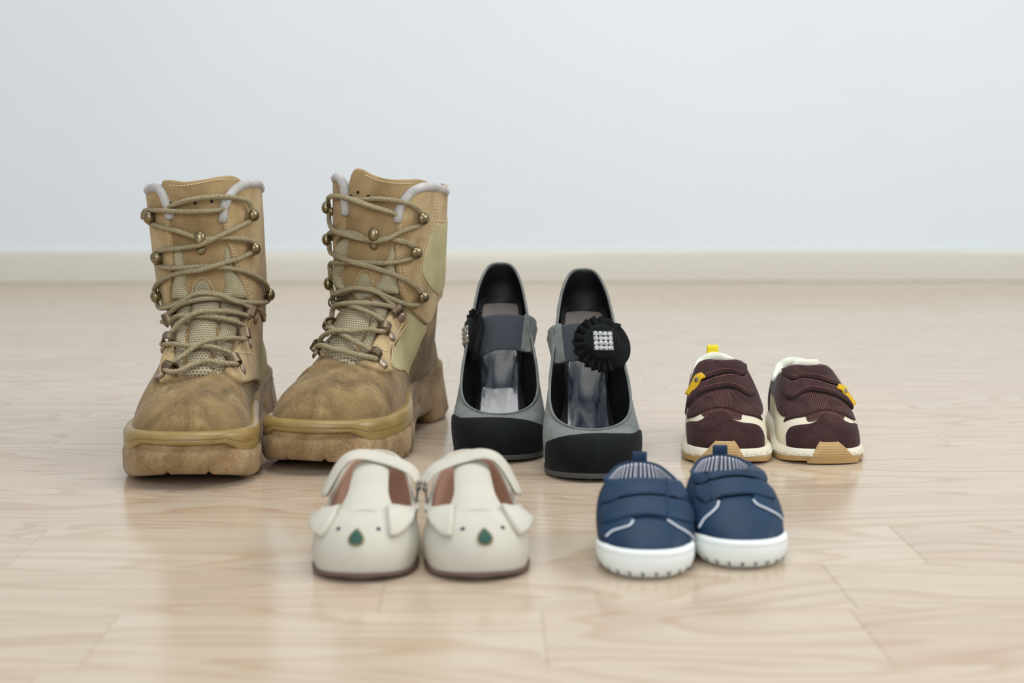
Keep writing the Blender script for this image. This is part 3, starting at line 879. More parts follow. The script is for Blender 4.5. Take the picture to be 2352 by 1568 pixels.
RB = dict(
    lean=.04, sx=.007, shaft=shaft_rings, top=top_l,
    crease=[(.06, -.10, -.0014, .0035), (.075, -.16, -.0016, .0035), (.067, -.12, .001, .004)],
    quarter=[[(948, 436), (930, 456, 'c'), (914, 490), (911, 510), (908, 550), (905, 580), (907, 610), (911, 640), (917, 672), (926, 698, 'c'), (950, 722), (979, 742), ('uv', PI52 * .62, .125), ('uv', PI52, .12, 'c'), ('uv', PI52, .234, 'c'), ('uv', PI52 * .75, .237), (1016, 438), (996, 433), (970, 430)],
             [(786, 408), (797, 440, 'c'), (799, 465), (798, 490), (797, 530), (778, 560), (779, 590), (772, 615), (762, 640), (761, 672, 'c'), (756, 690), ('uv', -PI52 * .62, .128), ('uv', -PI52, .12, 'c'), ('uv', -PI52, .234, 'c'), ('uv', -PI52 * .6, .238), (773, 420), (777, 408)]],
    canvas=[[(986, 511, 'c'), (1010, 514), ('uv', PI52 * .62, .205), ('uv', PI52 * .85, .205, 'c'), ('uv', PI52 * .85, .14, 'c'), (996, 676, 'c'), (976, 655), (963, 628), (962, 605), (971, 570), (980, 535)]],
    lower=[[(926, 704, 'c'), (932, 738), (914, 768), (898, 797), (894, 838), (900, 856, 'c'), (872, 854), (840, 842), (820, 838, 'c'), (838, 826), (849, 806), (858, 785), (876, 755), (886, 728), (900, 702)],
           [(770, 698, 'c'), (757, 735), (748, 765), (738, 800), (730, 818, 'c'), (712, 816, 'c'), (722, 790), (735, 750), (748, 715), (757, 697)]],
    side_canvas=[[(930, 700, 'c'), (955, 720), (982, 738, 'c'), (978, 758), (966, 785), (950, 825), (937, 862, 'c'), (915, 850), (900, 838), (903, 800), (918, 772)]],
    tongue=[[(802, 440), (803, 421), (808, 400), (818, 387), (834, 389), (854, 400), (892, 411), (930, 412), (964, 412), (987, 424), (975, 440), (948, 460), (930, 500), (920, 550), (904, 595), (890, 640), (880, 662), (855, 682), (825, 682), (798, 664), (785, 640), (788, 600), (788, 550), (786, 480)]],
    net=[[(805, 690), (848, 690), (852, 705), (850, 740), (838, 770), (818, 800), (820, 836), (770, 826), (755, 815), (757, 795), (766, 760), (777, 730), (788, 705)]],
    window=[[(838, 626), (848, 632), (852, 645), (851, 680), (818, 684), (822, 655), (829, 634)]],
    strip=[[(768, 680), (792, 684), (784, 705), (773, 740), (761, 775), (752, 800), (742, 818), (733, 808), (746, 765), (755, 735), (763, 705)],
           [(853, 688), (890, 694), (884, 730), (868, 760), (852, 800), (840, 833), (820, 836), (825, 800), (845, 760), (853, 725)]],
    gusset=[[(803, 546), (800, 589), (793, 615), (785, 638), (795, 664), (761, 660), (762, 635), (772, 615), (779, 594), (779, 564)],
            [(901, 557), (907, 582), (907, 612), (911, 645), (913, 674), (861, 666), (874, 640), (880, 615), (890, 587)]],
    collar=[[(798, 492), (797, 465), (796, 440), (790, 415), (783, 407), (776, 410), (-.052, .21, .238), (-.05, .235, .236), (-.03, .262, .233), (.004, .269, .231), (.035, .262, .232), (1018, 440), (1004, 432), (985, 429), (965, 430), (948, 436), (934, 448), (922, 466), (914, 486), (911, 508)]],
    laces=[[(763, 475), (770, 459, .001), (785, 450), (808, 453), (834, 462, .003), (862, 473, .002), (887, 482), (916, 494, -.004)],
           [(957, 490), (943, 474), (920, 463), (892, 457), (862, 455), (836, 458, -.001), (813, 456, -.003)],
           [(762, 485), (762, 492), (767, 505), (777, 520), (793, 531, .003), (813, 538, .003), (834, 546), (862, 551, -.001), (892, 546, -.001), (913, 551, .001), (931, 557), (942, 566)],
           [(958, 510), (953, 515), (931, 523), (910, 533), (890, 545, .003), (866, 552, .001), (848, 547), (828, 537, -.001), (803, 531), (782, 533), (770, 538), (763, 546)],
           [(760, 557), (760, 563), (767, 574), (793, 587, .001), (823, 598, .004), (854, 608, .002), (884, 620), (913, 633, .001), (936, 648), (951, 663), (955, 672)],
           [(945, 584), (938, 589), (913, 597), (884, 601), (854, 600, -.001), (816, 601, -.001), (790, 602), (770, 608), (760, 620), (757, 638), (758, 648)],
           [(758, 660), (760, 669), (788, 671, .002), (828, 676, .003), (862, 681, .002), (885, 688), (898, 698), (904, 707)],
           [(957, 682), (953, 692), (946, 696), (930, 696), (910, 689), (887, 678), (862, 671), (828, 667, -.001), (800, 671, -.001), (780, 679), (765, 688), (754, 694)],
           [(751, 699), (760, 696), (772, 694), (793, 701, -.001), (813, 713, -.001), (834, 724), (854, 735), (869, 747), (875, 760)],
           [(902, 714), (890, 713), (867, 710), (834, 710, .001), (803, 713, .003), (777, 717, .002), (757, 727), (746, 742)],
           [(742, 750), (759, 758), (774, 767, .001), (793, 781, -.001), (815, 797), (834, 809), (849, 820), (857, 827)],
           [(873, 770), (862, 771), (842, 769), (813, 774), (783, 781, .004), (759, 787, .002), (740, 796), (728, 803)],
           [(725, 808), (737, 807), (750, 807), (774, 813), (798, 819), (822, 826), (849, 834), (858, 836)]],
    hooks=[('ball', (772, 477), (764, 477)), ('ball', (956, 500), (975, 500)), ('ball', (767, 550), (760, 550)), ('ball', (942, 577), (955, 582)), ('ball', (764, 651), (758, 650)), ('ball', (955, 677), (964, 677)),
           ('loop', (762, 694), (753, 702)), ('loop', (904, 708), (916, 726)), ('loop', (757, 746), (746, 754)), ('loop', (874, 762), (891, 776)), ('loop', (740, 803), (726, 810)), ('loop', (854, 825), (873, 840))],
    stud=((862, 537), (860, 563)), vents=[(825, 441), (848, 450), (810, 449)],
    seams=[(.0018, [(840, 402), (870, 414), (892, 419), (930, 421), (972, 419)]), (.0042, [(994, 437), (984, 500), (972, 550), (962, 580), (957, 612), (963, 640), (982, 668)]), (.0042, [(1000, 438), (990, 500), (978, 550), (968, 580), (962, 612), (969, 640), (988, 666)]),
           (.0042, [(916, 512), (913, 550), (911, 580), (914, 610), (920, 645), (927, 676)]), (.0042, [(923, 560), (919, 585), (922, 612), (928, 648)]), (.0042, [(989, 505), (1003, 507), (1015, 508)]),
           (.0042, [(928, 742), (910, 770), (895, 797), (891, 838)]), (.0042, [(921, 738), (904, 766), (888, 797), (880, 812), (866, 806), (855, 800)]), (.0042, [(893, 728), (882, 755), (866, 785), (854, 810), (846, 822)]),
           (.0018, [(815, 680), (820, 650), (830, 625), (840, 619), (852, 625), (857, 645), (858, 675)])],
)
build_boot('worn tan suede boot, right one of the tall pair, its toe behind the beige shoes', (-.1712, 1.168, 0), math.radians(-12.9), -1, RB)
# ------------------------------------------------------------------ sheet-built shoes
def half(sv, keys):
    return keyed(sv, half_keys_s(keys), 1.0)

def shoe_sheet(P, N, inset, zf, rim, hand, nv=26, mir=1):
    """the upper as one sheet from the sole edge up to the rim: cubic curves, one for each point of the plan"""
    n = len(P); s = np.arange(n) / n
    F = np.stack([P[:, 0] - N[:, 0] * inset, P[:, 1] - N[:, 1] * inset, np.array([zf(p[1]) for p in P])], 1)
    R = keyed(s, half_keys(rim), 1.0); H = keyed(s, half_keys_s(hand), 1.0)
    N3 = np.c_[N, np.zeros(n)]; Z = np_((0, 0, 1))
    P1 = F + N3 * H[:, :1] + Z * H[:, 1:2]; P2 = R + N3 * H[:, 2:3] + Z * H[:, 3:4]
    t = np.linspace(0, 1, nv + 1)[:, None, None]
    G = (1 - t) ** 3 * F + 3 * (1 - t) ** 2 * t * P1 + 3 * (1 - t) * t ** 2 * P2 + t ** 3 * R
    return G                                            # (nv+1, n, 3)

def sheet_faces(nv, n):
    return [(i * n + j, i * n + (j + 1) % n, (i + 1) * n + (j + 1) % n, (i + 1) * n + j) for i in range(nv) for j in range(n)]

def grid_normals(G):
    du = np.roll(G, -1, 1) - np.roll(G, 1, 1); dv = np.gradient(G, axis=0)
    Nn = np.cross(du, dv); Nn /= np.maximum(1e-12, np.linalg.norm(Nn, axis=2))[:, :, None]
    return Nn

def build_upper(sh, G, t, mat, lin_mat, lining='lining', name='upper'):
    nv, n = G.shape[0] - 1, G.shape[1]
    Nn = grid_normals(G)
    c = G.reshape(-1, 3).mean(0); sgn = np.sign((Nn[nv // 3] * (G[nv // 3] - c)).sum())
    Nn = Nn * sgn
    F = sheet_faces(nv, n)
    if sgn < 0: F = [f[::-1] for f in F]
    I = G - Nn * t
    # rolled rim between the outside and the lining
    mid = (G[-1] + I[-1]) / 2 + np_((0, 0, t * .5))
    V = np.vstack([G.reshape(-1, 3), mid]); b = (nv + 1) * n
    rimf = [(nv * n + j, nv * n + (j + 1) % n, b + (j + 1) % n, b + j) for j in range(n)]
    if sgn < 0: rimf = [f[::-1] for f in rimf]
    per = length(np.vstack([G[0], G[0][:1]])); s = np.arange(n) / n * per
    hgt = np.linalg.norm(np.diff(G, axis=0), axis=2).cumsum(0); hgt = np.vstack([np.zeros((1, n)), hgt])
    UV = np.stack([np.broadcast_to(s, (nv + 1, n)), hgt], 2).reshape(-1, 2)
    make_obj(name, V, F + rimf, mat, sh.root, np.vstack([UV, UV[-n:]]))
    VI = np.vstack([I.reshape(-1, 3), mid])
    FI = [f[::-1] for f in F] + [f[::-1] for f in rimf]
    make_obj(lining, VI, FI, lin_mat, sh.root, np.vstack([UV, UV[-n:]]))
    sh.surf = Surf(G.reshape(-1, 3), F)
    sh.G, sh.Nn = G, Nn
    return Nn

def footbed(sh, P, N, inset, zf, mat, name='insole', cup=.004):
    n = len(P); rows = []
    c = P.mean(0)
    for k, f in enumerate((0, .25, .5, .75, .9, 1)):
        r = []
        for i in range(n):
            q = P[i] - N[i] * inset; cx = 0.0; cy = c[1] + (q[1] - c[1]) * .97
            x = cx + (q[0] - cx) * f; y = cy + (q[1] - cy) * f
            r.append((x, y, zf(y) + cup * f ** 6))
        rows.append(r)
    V, F = loft(rows)
    uv = [(v[0], v[1]) for v in V]
    V, F = fix_normals(V, F)
    nz = sum(np.cross(np_(V[f[1]]) - np_(V[f[0]]), np_(V[f[2]]) - np_(V[f[0]]))[2] for f in F)
    if nz < 0: F = [f[::-1] for f in F]
    return make_obj(name, V, F, mat, sh.root, uv), Surf(V, F)

def ribbon(path, widths, th, wdir, nseg=40):
    """a band along path: half width, thickness, wdir the direction across the band (one or per point)"""
    C = catmull(path, nseg); W = np_(wdir)
    W = np.broadcast_to(W, (nseg, 3)) if W.ndim == 1 else catmull(W, nseg)
    w = np.interp(np.linspace(0, 1, nseg), np.linspace(0, 1, len(widths)), widths)
    T = np.gradient(C, axis=0); T /= np.linalg.norm(T, axis=1)[:, None]
    Wd = W - (W * T).sum(1)[:, None] * T; Wd /= np.linalg.norm(Wd, axis=1)[:, None]
    Nn = np.cross(T, Wd)
    rings = []
    for i in range(nseg):
        r = []
        for a, b in ((-1, 0), (-.96, .7), (-.85, 1), (-.4, 1), (0, 1), (.4, 1), (.85, 1), (.96, .7), (1, 0), (.96, -.7), (.85, -1), (0, -1), (-.85, -1), (-.96, -.7)):
            r.append(C[i] + Wd[i] * w[i] * a + Nn[i] * th / 2 * b)
        rings.append(r)
    V, F = loft(rings, True, True)
    L = np.concatenate([[0], np.cumsum(np.linalg.norm(np.diff(C, axis=0), axis=1))])
    uv = [(L[i], w[i] * a) for i in range(nseg) for a in (-1, -.96, -.85, -.4, 0, .4, .85, .96, 1, .96, .85, 0, -.85, -.96)] + [(0, 0), (L[-1], 0)]
    V, F = fix_normals(V, F)
    return V, F, uv

def round_head(c, nn, r, h, seg=14, k=6):
    nn = np_(nn); nn = nn / np.linalg.norm(nn); c = np_(c)
    a = np.cross(nn, (0.02, .1, 1)); a = a / np.linalg.norm(a); b = np.cross(nn, a)
    rings = [[c - nn * h * .6 + (a * math.cos(q) + b * math.sin(q)) * r for q in np.linspace(0, 2 * math.pi, seg, endpoint=False)]]
    for t in np.linspace(0, math.pi / 2 * .98, k):
        rings.append([c + nn * h * math.sin(t) + (a * math.cos(q) + b * math.sin(q)) * r * math.cos(t) for q in np.linspace(0, 2 * math.pi, seg, endpoint=False)])
    return fix_normals(*loft(rings, True, True))

def sym(pts):
    """left side of a symmetric plan from the heel point, the +x side and the toe point"""
    return pts + [(-x, y) for x, y in reversed(pts[1:-1])]

# ------------------------------------------------------------------ evening pumps
def shiny_pad():
    k = NT('gel_pad_surface'); c = k.coord()
    n1 = k.noise(k.mapping(c, (60, 22, 22)), 1.0, 3, .5, 1.2)
    col = k.ramp(n1, [(.36, lin((40, 44, 50))), (.45, lin((74, 79, 88))), (.56, lin((90, 95, 102))), (.68, lin((136, 138, 136)))])
    rough = k.ramp(n1, [(.4, (.10,) * 3), (.6, (.34,) * 3)])
    return k.done(col, rough, spec=.6, coat=.4, normal=k.bump(k.noise(c, 90, 2), .05, .001))
M_GREY = suede('grey_suede', (112, 117, 114), (96, 101, 99), (128, 133, 129), big=40, nap=1100, rough=.85, nap_amt=.35)
M_BLACK = suede('black_suede', (17, 20, 22), (12, 14, 15), (26, 31, 33), big=30, nap=1000, rough=.9, nap_amt=.5, sheen=.06)
M_BLIN = leather('black_lining', (16, 17, 20), .2, .5, 700, .1, .3)
M_GEL = shiny_pad()
M_HEELPAD = leather('taupe_heel_pad', (98, 90, 85), .08, .6, 900, .1, .3)
M_SOLE_G = leather('pump_sole_edge', (70, 70, 66), .15, .5)
def grosgrain():
    k = NT('grosgrain_elastic'); uv = k.coord('UV'); sep = k.n('ShaderNodeSeparateXYZ'); k.l(uv, sep.inputs[0])
    w = k.math('SINE', k.math('MULTIPLY', sep.outputs[1], 9000))
    n = k.noise(k.coord(), 900, 2)
    col = k.mix(k.math('MULTIPLY', k.math('ADD', w, 1.0), .25), lin((54, 60, 70)), lin((34, 38, 46)))
    col = k.mix(.4, col, k.ramp(n, [(.3, (.3, .3, .3)), (.7, (.75, .75, .75))]), 'OVERLAY')
    return k.done(col, .62, spec=.4, normal=k.bump(w, .5, .0004), sheen=.2)
M_GROS = grosgrain()
M_STONE = plain('rhinestone_glass', (238, 242, 246), .04, .85, .9, coat=1)
M_SETTING = plain('stone_setting', (120, 118, 112), .25, 1)

PUMP_PLAN = [(0, .2135), (.015, .209), (.0245, .192), (.0245, .165), (.022, .135), (.0265, .105), (.0365, .07), (.0402, .047), (.0366, .0235), (.022, .0062), (0, 0),
             (-.022, .0062), (-.0364, .0235), (-.0395, .047), (-.036, .075), (-.028, .105), (-.022, .135), (-.024, .165), (-.024, .192), (-.015, .209)]
PUMP_Z = [(0, .0025), (.02, .001), (.05, 0), (.075, .0005), (.1, .013), (.13, .042), (.16, .079), (.185, .103), (.22, .114)]
pz = lambda y: float(keyed(np.array([min(max(y, 0), .2199)]), PUMP_Z)[0][0])

def build_pump(name, label, loc, yaw):
    sh = Shoe(name, label, 'shoe', loc, yaw, 'pair of high-heeled evening pumps')
    P, N = plan_curve(PUMP_PLAN, 150)
    rim = [(0, 0, .2105, .157), (.05, .012, .205, .154), (.1, .0205, .186, .139), (.16, .0265, .152, .111), (.22, .031, .118, .088), (.28, .0345, .087, .068), (.34, .0345, .064, .0515), (.40, .0285, .050, .0420), (.45, .0165, .0435, .0370), (.5, 0, .0415, .0355)]
    hand = [(0, .005, .025, .003, -.02), (.1, .005, .02, .003, -.018), (.2, .007, .018, .004, -.02), (.3, .005, .016, .006, -.012), (.4, .003, .02, .015, -.0005), (.5, .0015, .022, .027, .003)]
    G = shoe_sheet(P, N, .001, lambda y: pz(y) + .005, rim, hand, 26)
    build_upper(sh, G, .0016, M_GREY, M_BLIN)
    S = Sph((0, .06, .0), .045)
    # black toe cap over the front wall
    sh.panel('toe_cap', S, sh.outline(S, [(1257, 1015, 'c'), (1275, 1008), (1310, 1001), (1364, 997), (1420, 997), (1452, 996), (1474, 988, 'c'), (.0405, .05, .010), (.0395, .04, .0055, 'c'), (.036, .02, .006), (.021, .004, .007), (0, 0, .007), (-.021, .004, .007), (-.036, .02, .006), (-.039, .036, .0055, 'c')]), .0014, M_BLACK, r=.001, grid=.0025)
    # sole: edge and underside
    prof = lambda i: [(-.002, pz(P[i][1]) + .0062), (.0004, pz(P[i][1]) + .0058), (.0010, pz(P[i][1]) + .004), (.0004, pz(P[i][1]) + .001), (-.004, pz(P[i][1])), (-.012, pz(P[i][1]))]
    R = ring_wall(P, N, prof); R.append([(p[0] * .2, p[1], p[2]) for p in R[-1]])
    sh.add('sole', fix_normals(*loft(R)), M_SOLE_G, sharp=50)
    sh.add('rim_binding', tube(G[-1] + np_((0, 0, .0006)), .0013, 7, True), M_GREY)
    # heel: a tapering block under the seat
    rings = []
    for z, yc, rx, ry in ((0, .196, .0075, .009), (.004, .196, .0075, .009), (.04, .195, .009, .011), (.080, .193, .0135, .0155), (.100, .191, .019, .0195), (.110, .190, .0225, .022)):
        rings.append([(rx * math.sin(t), yc + ry * math.cos(t) - (.006 * math.cos(t) if math.cos(t) < 0 else 0), z - (0 if z < .06 else .3 * max(0, yc - (yc + ry * math.cos(t))) )) for t in np.linspace(0, 2 * math.pi, 24, endpoint=False)])
    sh.add('heel', fix_normals(*loft(rings, True, True)), M_BLACK)
    _, fb = footbed(sh, P, N, .003, lambda y: pz(y) + .0075, M_BLIN, cup=.006)
    # clear gel pad under the ball of the foot and the heel pad, both lying on the insole
    top = type('Top', (), {'uv': staticmethod(lambda p: (p[0], p[1])), 'ray': staticmethod(lambda u, v: ((u, v, .5), (0, 0, -1), .4))})
    gel = [(-.018, .036), (-.027, .052), (-.0265, .070), (-.0205, .092), (-.0175, .118), (-.016, .150), (-.010, .163), (.004, .165), (.014, .160), (.0175, .145), (.0180, .118), (.0215, .092), (.0290, .072), (.0310, .055), (.025, .038), (.004, .030)]
    sh.panel('gel_pad', top, sh.outline(top, [('uv', *q) for q in gel], surf=fb), .0012, M_GEL, r=.0012, grid=.004, surf=fb)
    hp = [(-.0165, .172), (-.018, .184), (-.015, .197), (0, .2035), (.015, .197), (.018, .184), (.0165, .172), (0, .168)]
    sh.panel('heel_pad', top, sh.outline(top, [('uv', *q) for q in hp], surf=fb), .0008, M_HEELPAD, r=.001, grid=.004, surf=fb)
    # strap: grey tab at the inner side, grosgrain elastic across
    tab = ribbon([(-.0325, .134, .0900), (-.0305, .131, .0945), (-.0270, .129, .0970), (-.0215, .127, .0990)], [.0185, .0195, .0195, .0192], .0022, (0, .50, .86), 16)
    sh.add('strap_tab', tab, M_GREY)
    st = ribbon([(-.027, .128, .0955), (-.018, .126, .0985), (-.006, .124, .1000), (.007, .124, .0990), (.018, .124, .0940), (.0265, .124, .0865)], [.0185] * 6, .0014, (0, .50, .86), 40)
    sh.add('elastic_strap', st, M_GROS)
    return sh

def add_rosette(root, c, nrm, roll=0.0):
    """gathered suede flower: ruffle, covered button and a square of sixteen stones"""
    c = np_(c); nn = np_(nrm); nn = nn / np.linalg.norm(nn)
    a = np.cross((0, 0, 1), nn); a /= np.linalg.norm(a); b = np.cross(nn, a)
    a, b = a * math.cos(roll) + b * math.sin(roll), b * math.cos(roll) - a * math.sin(roll)
    rnd = np.random.RandomState(11)
    ph = np.radians(np_([0, 105, 126, 145, 163, 182, 203, 225, 247, 268, 287, 304, 319, 333, 347, 360]))
    def fold(t):
        t = (t + math.radians(65)) % (2 * math.pi)
        i = int(min(max(1, np.searchsorted(ph, t)), len(ph) - 1)); lo, hi = ph[i - 1], ph[i]
        q = math.sin(math.pi * 2 * (t - lo) / max(1e-6, hi - lo))
        return q
    n = 288; m = 9
    rings_f, rings_b = [], []
    for j in range(m):
        f = j / (m - 1); rf, rb = [], []
        for i in range(n):
            t = i / n * 2 * math.pi; q = fold(t)
            big = .0022 * max(0, math.cos(t + .35)) ** 2
            r = .011 + (.0140 + big + .0006 * abs(q)) * f
            h = .0030 * (1 - f) + .0030 * q * f ** 1.1 * (1 - .4 * max(0, math.cos(t + .35))) - .001 * f
            dt = .045 * f * math.cos(math.pi * q)
            p = c + (a * math.cos(t + dt) + b * math.sin(t + dt)) * r
            rf.append(p + nn * (h + .0006)); rb.append(p + nn * (h - .0012))
        rings_f.append(rf); rings_b.append(rb)
    V, F = loft(rings_f + rings_b[::-1])
    o = make_obj('rosette', *fix_normals(V, F), M_BLACK, root)
    rings = []
    for r, h in ((.0135, -.002), (.0160, .0015), (.0166, .0035), (.0160, .0052), (.0140, .0062), (.009, .0066), (.003, .0067)):
        rings.append([c + nn * h + (a * math.cos(t) + b * math.sin(t)) * r for t in np.linspace(0, 2 * math.pi, 40, endpoint=False)])
    make_obj('covered_button', *fix_normals(*loft(rings, True, True)), M_BLACK, o)
    p = .0044
    bx = []
    for h, s in ((.0062, .0092), (.0072, .0092), (.0075, .0088)):
        bx.append([c + nn * h + a * x * s + b * y * s for x, y in ((-1, -1), (1, -1), (1, 1), (-1, 1))])
    make_obj('stone_setting', *fix_normals(*loft(bx, True, True)), M_SETTING, o, smooth=False)
    proto = None
    for i in range(4):
        for j in range(4):
            q = c + nn * .0076 + a * (i - 1.5) * p + b * (j - 1.5) * p
            rot = rnd.uniform(-.25, .25)
            if proto is None:
                rings = []
                for r, h, k in ((.0021, -.0006, 0), (.0021, .0003, 0), (.0017, .0010, .5), (.0011, .0014, 0)):
                    rings.append([(math.cos((t + k) * math.pi / 4) * r, math.sin((t + k) * math.pi / 4) * r, h) for t in range(8)])
                V, F = fix_normals(*loft(rings, True, True))
                so = make_obj('rhinestone', V, F, M_STONE, o, smooth=False); proto = so
            else:
                so = proto.copy(); COL.objects.link(so)
            tl = rnd.uniform(-.09, .09, 2)
            n2 = nn + a * tl[0] + b * tl[1]; n2 /= np.linalg.norm(n2)
            a2 = np.cross(b, n2); a2 /= np.linalg.norm(a2); b2 = np.cross(n2, a2)
            Mx = Matrix([(*(a2[k], b2[k], n2[k]), q[k]) for k in range(3)] + [(0, 0, 0, 1)])
            so.parent = o; so.matrix_basis = Mx @ Matrix.Rotation(rot, 4, 'Z')

pump = build_pump('high_heel_pump', 'grey and black pump whose black rosette with rhinestones faces the camera', (.0675, 1.1396, 0), 0.0)
pump_l = mirror_shoe(pump, 'high_heel_pump', 'grey and black pump standing beside the boots, its dark strap in plain view', (-.0114, 1.2097, 0), 0.0)
add_rosette(pump.root, (.0115, .108, .1005), (.20, -.86, .46), -.05)
add_rosette(pump_l, (-.0255, .128, .0955), (-.95, -.30, .08), .3)

# ------------------------------------------------------------------ brown toddler sneakers
M_PLUM = suede('plum_brown_suede', (60, 39, 39), (48, 30, 31), (76, 51, 50), big=40, nap=900, nap_amt=.6, sheen=.12)
M_CREAM = leather('cream_leather', (214, 207, 184), .05, .6, 700, .15, .3)
M_FOAM = leather('cream_foam_sole', (218, 212, 192), .05, .55, 330, .35, .35)
M_GUM = leather('gum_rubber', (178, 146, 96), .1, .45, 500, .06, .4)
M_FLEECE = suede('cream_fleece', (226, 226, 212), (210, 210, 194), (238, 238, 228), big=70, nap=420, rough=.95, nap_amt=.25, bump=.9)
M_PNET = mesh_cloth('plum_net', (98, 70, 66), (34, 20, 20), pitch=.0021, bump=1.0)
M_YEL = suede('yellow_suede', (208, 168, 32), (190, 148, 24), (222, 186, 52), big=60, nap=900, nap_amt=.3)
M_YTAPE = plain('yellow_tape', (232, 208, 24), .5, 0, .4)
M_STEEL = plain('dull_steel', (128, 126, 120), .45, .8)
M_PTHREAD = plain('pink_thread', (170, 108, 100), .8, 0, .2)
M_DTHREAD = plain('dark_thread', (70, 60, 56), .8, 0, .2)

def build_sneaker(label, loc, yaw):
    sh = Shoe('toddler_sneaker', label, 'shoe', loc, yaw, 'pair of brown toddler sneakers')
    P, N = plan_curve(sym([(0, .150), (.018, .146), (.026, .13), (.0275, .10), (.0315, .07), (.0368, .042), (.0362, .020), (.0265, .005), (0, 0)]), 150)
    P[:, 0] += np.where(P[:, 1] < .06, .0006, 0)
    rim = [(0, 0, .144, .0700), (.06, .0145, .139, .0665), (.13, .0225, .122, .0570), (.2, .0235, .105, .0575), (.28, .0215, .091, .0665), (.38, .0145, .083, .0720), (.5, 0, .081, .0735)]
    hand = [(0, .004, .02, .004, -.015), (.13, .004, .016, .004, -.012), (.25, .004, .018, .006, -.012), (.38, .003, .021, .015, -.013), (.5, .001, .021, .031, -.021)]
    zt = lambda y: float(np.interp(y, [0, .03, .06, .1, .15], [.0120, .0130, .0155, .0185, .0235]))
    G = shoe_sheet(P, N, .0028, lambda y: zt(y) - .004, rim, hand, 26)
    build_upper(sh, G, .003, M_CREAM, M_FLEECE)
    S = Sph((0, .062, .004), .05)
    pn = lambda nm, o, t, m, **k: sh.panel(nm, S, sh.outline(S, o), t, m, grid=.0028, **k)
    # foam midsole with a honeycomb of shallow bosses, gum outsole
    spr = lambda y: .003 * max(0, (.03 - y) / .03) ** 2
    bmp = lambda i: 1 if P[i][1] < .03 and -.012 < P[i][0] < .026 else 0
    prof = lambda i: [(-.005, zt(P[i][1]) - .0005), (-.0015, zt(P[i][1]) + .0012), (.0012, zt(P[i][1]) - .0008), (.0020, zt(P[i][1]) - .005), (.0022, .0075), (.0012, .0042 + spr(P[i][1]))]
    R = ring_wall(P, N, prof); V, F = fix_normals(*loft(R))
    sh.add('midsole', (V, F), M_FOAM, sharp=60)
    allS = Surf(np.vstack([sh.surf.V, np_(V)]), list(sh.surf.F) + [tuple(i + len(sh.surf.V) for i in f) for f in F])
    g = Geo(); wall = Surf(V, F)
    Ls = np.concatenate([[0], np.cumsum(np.linalg.norm(np.diff(P, axis=0), axis=1))])
    for r in range(2):
        for k in range(60):
            i = int(np.searchsorted(Ls, (k + (.5 if r else 0)) * .0064))
            if i >= len(P) or P[i][1] > .085 or bmp(i) > 0: continue
            q, nn = wall.near((P[i][0] + N[i][0] * .004, P[i][1] + N[i][1] * .004, (.0066 + r * .0036)))
            tt = np.cross(nn, (0, 0, 1)); tt /= np.linalg.norm(tt); up = np.cross(tt, nn)
            rr = [[q + nn * h + (tt * math.cos(t) + up * math.sin(t) * .72) * sz for t in np.arange(6) * math.pi / 3 + math.pi / 6] for h, sz in ((-.0005, .0029), (.0002, .0027), (.0004, .0020))]
            g.add(*fix_normals(*loft(rr, False, True)))
    o = sh.add('sole_bosses', g, M_FOAM, smooth=False); o['kind'] = 'stuff'
    prof = lambda i: [(-.001, .0050 + spr(P[i][1])), (.0018, .0046 + spr(P[i][1])), (.0022, .0030 + spr(P[i][1])), (.0012, .0004 + spr(P[i][1])), (-.004, spr(P[i][1])), (-.016, 0)]
    sh.add('outsole', fix_normals(*loft(ring_wall(P, N, prof), False, True)), M_GUM, sharp=50)
    # overlays traced from the sneaker that stands in the clear
    pn('vamp_net', [(1806, 950), (1806, 930), (1820, 905), (1850, 885), (1895, 880), (1935, 900), (1962, 930), (1963, 945), (1942, 955), (1934, 963), (1922, 956), (1903, 950), (1884, 954), (1872, 966), (1856, 968), (1848, 955), (1826, 955)], .0005, M_PNET)
    pn('toe_cap', [(1808, 1024, 'c'), (1806, 1000), (1814, 983), (1830, 977), (1858, 974), (1873, 968), (1883, 953), (1903, 948), (1924, 953), (1938, 966), (1950, 972), (1970, 974), (1977, 988), (1985, 1022, 'c'), (1958, 1031), (1920, 1034), (1883, 1034), (1846, 1033), (1820, 1029)], .0016, M_PLUM, r=.0014)
    pn('eyestay', [(1800, 970, 'c'), (1806, 956), (1824, 938), (1848, 919), (1861, 908, 'c'), (1859, 923), (1867, 936), (1886, 940), (1904, 937), (1903, 922, 'c'), (1914, 916), (1930, 927), (1960, 949), (1967, 965, 'c'), (1953, 962), (1933, 952), (1905, 944), (1880, 946), (1852, 956), (1824, 961)], .0015, M_PLUM, r=.0012)
    pn('quarter', [(1764, 872), (1770, 852), (1782, 842), (1797, 835), (1809, 834), (1818, 842), (1830, 880), (1850, 905), (1850, 918), (1826, 937), (1803, 957), (1787, 943), (1774, 905)], .0014, M_PLUM, r=.0012)
    pn('quarter', [('uv', *S.uv((.0325, .085, .032))), ('uv', *S.uv((.0268, .10, .050))), ('uv', *S.uv((.0225, .094, .063))), ('uv', *S.uv((.016, .085, .0705))), (1935, 890), (1945, 930), ('uv', *S.uv((.0335, .062, .030)))], .0014, M_PLUM, r=.0012)
    for sd in (-1, 1):
        pn('heel_counter', [('uv', *S.uv(q)) for q in ((sd * .004, .150, .05), (sd * .006, .147, .070), (sd * .0165, .140, .0655), (sd * .0235, .126, .054), (sd * .0262, .116, .040), (sd * .026, .125, .024), (sd * .018, .145, .022), (sd * .004, .152, .024))], .0012, M_PLUM, r=.001)
    # collar and tongue padding
    k0 = int(.30 * 150); rimP = np.roll(G[-1], k0, 0)[:2 * k0 + 1] - np_((0, 0, .001))
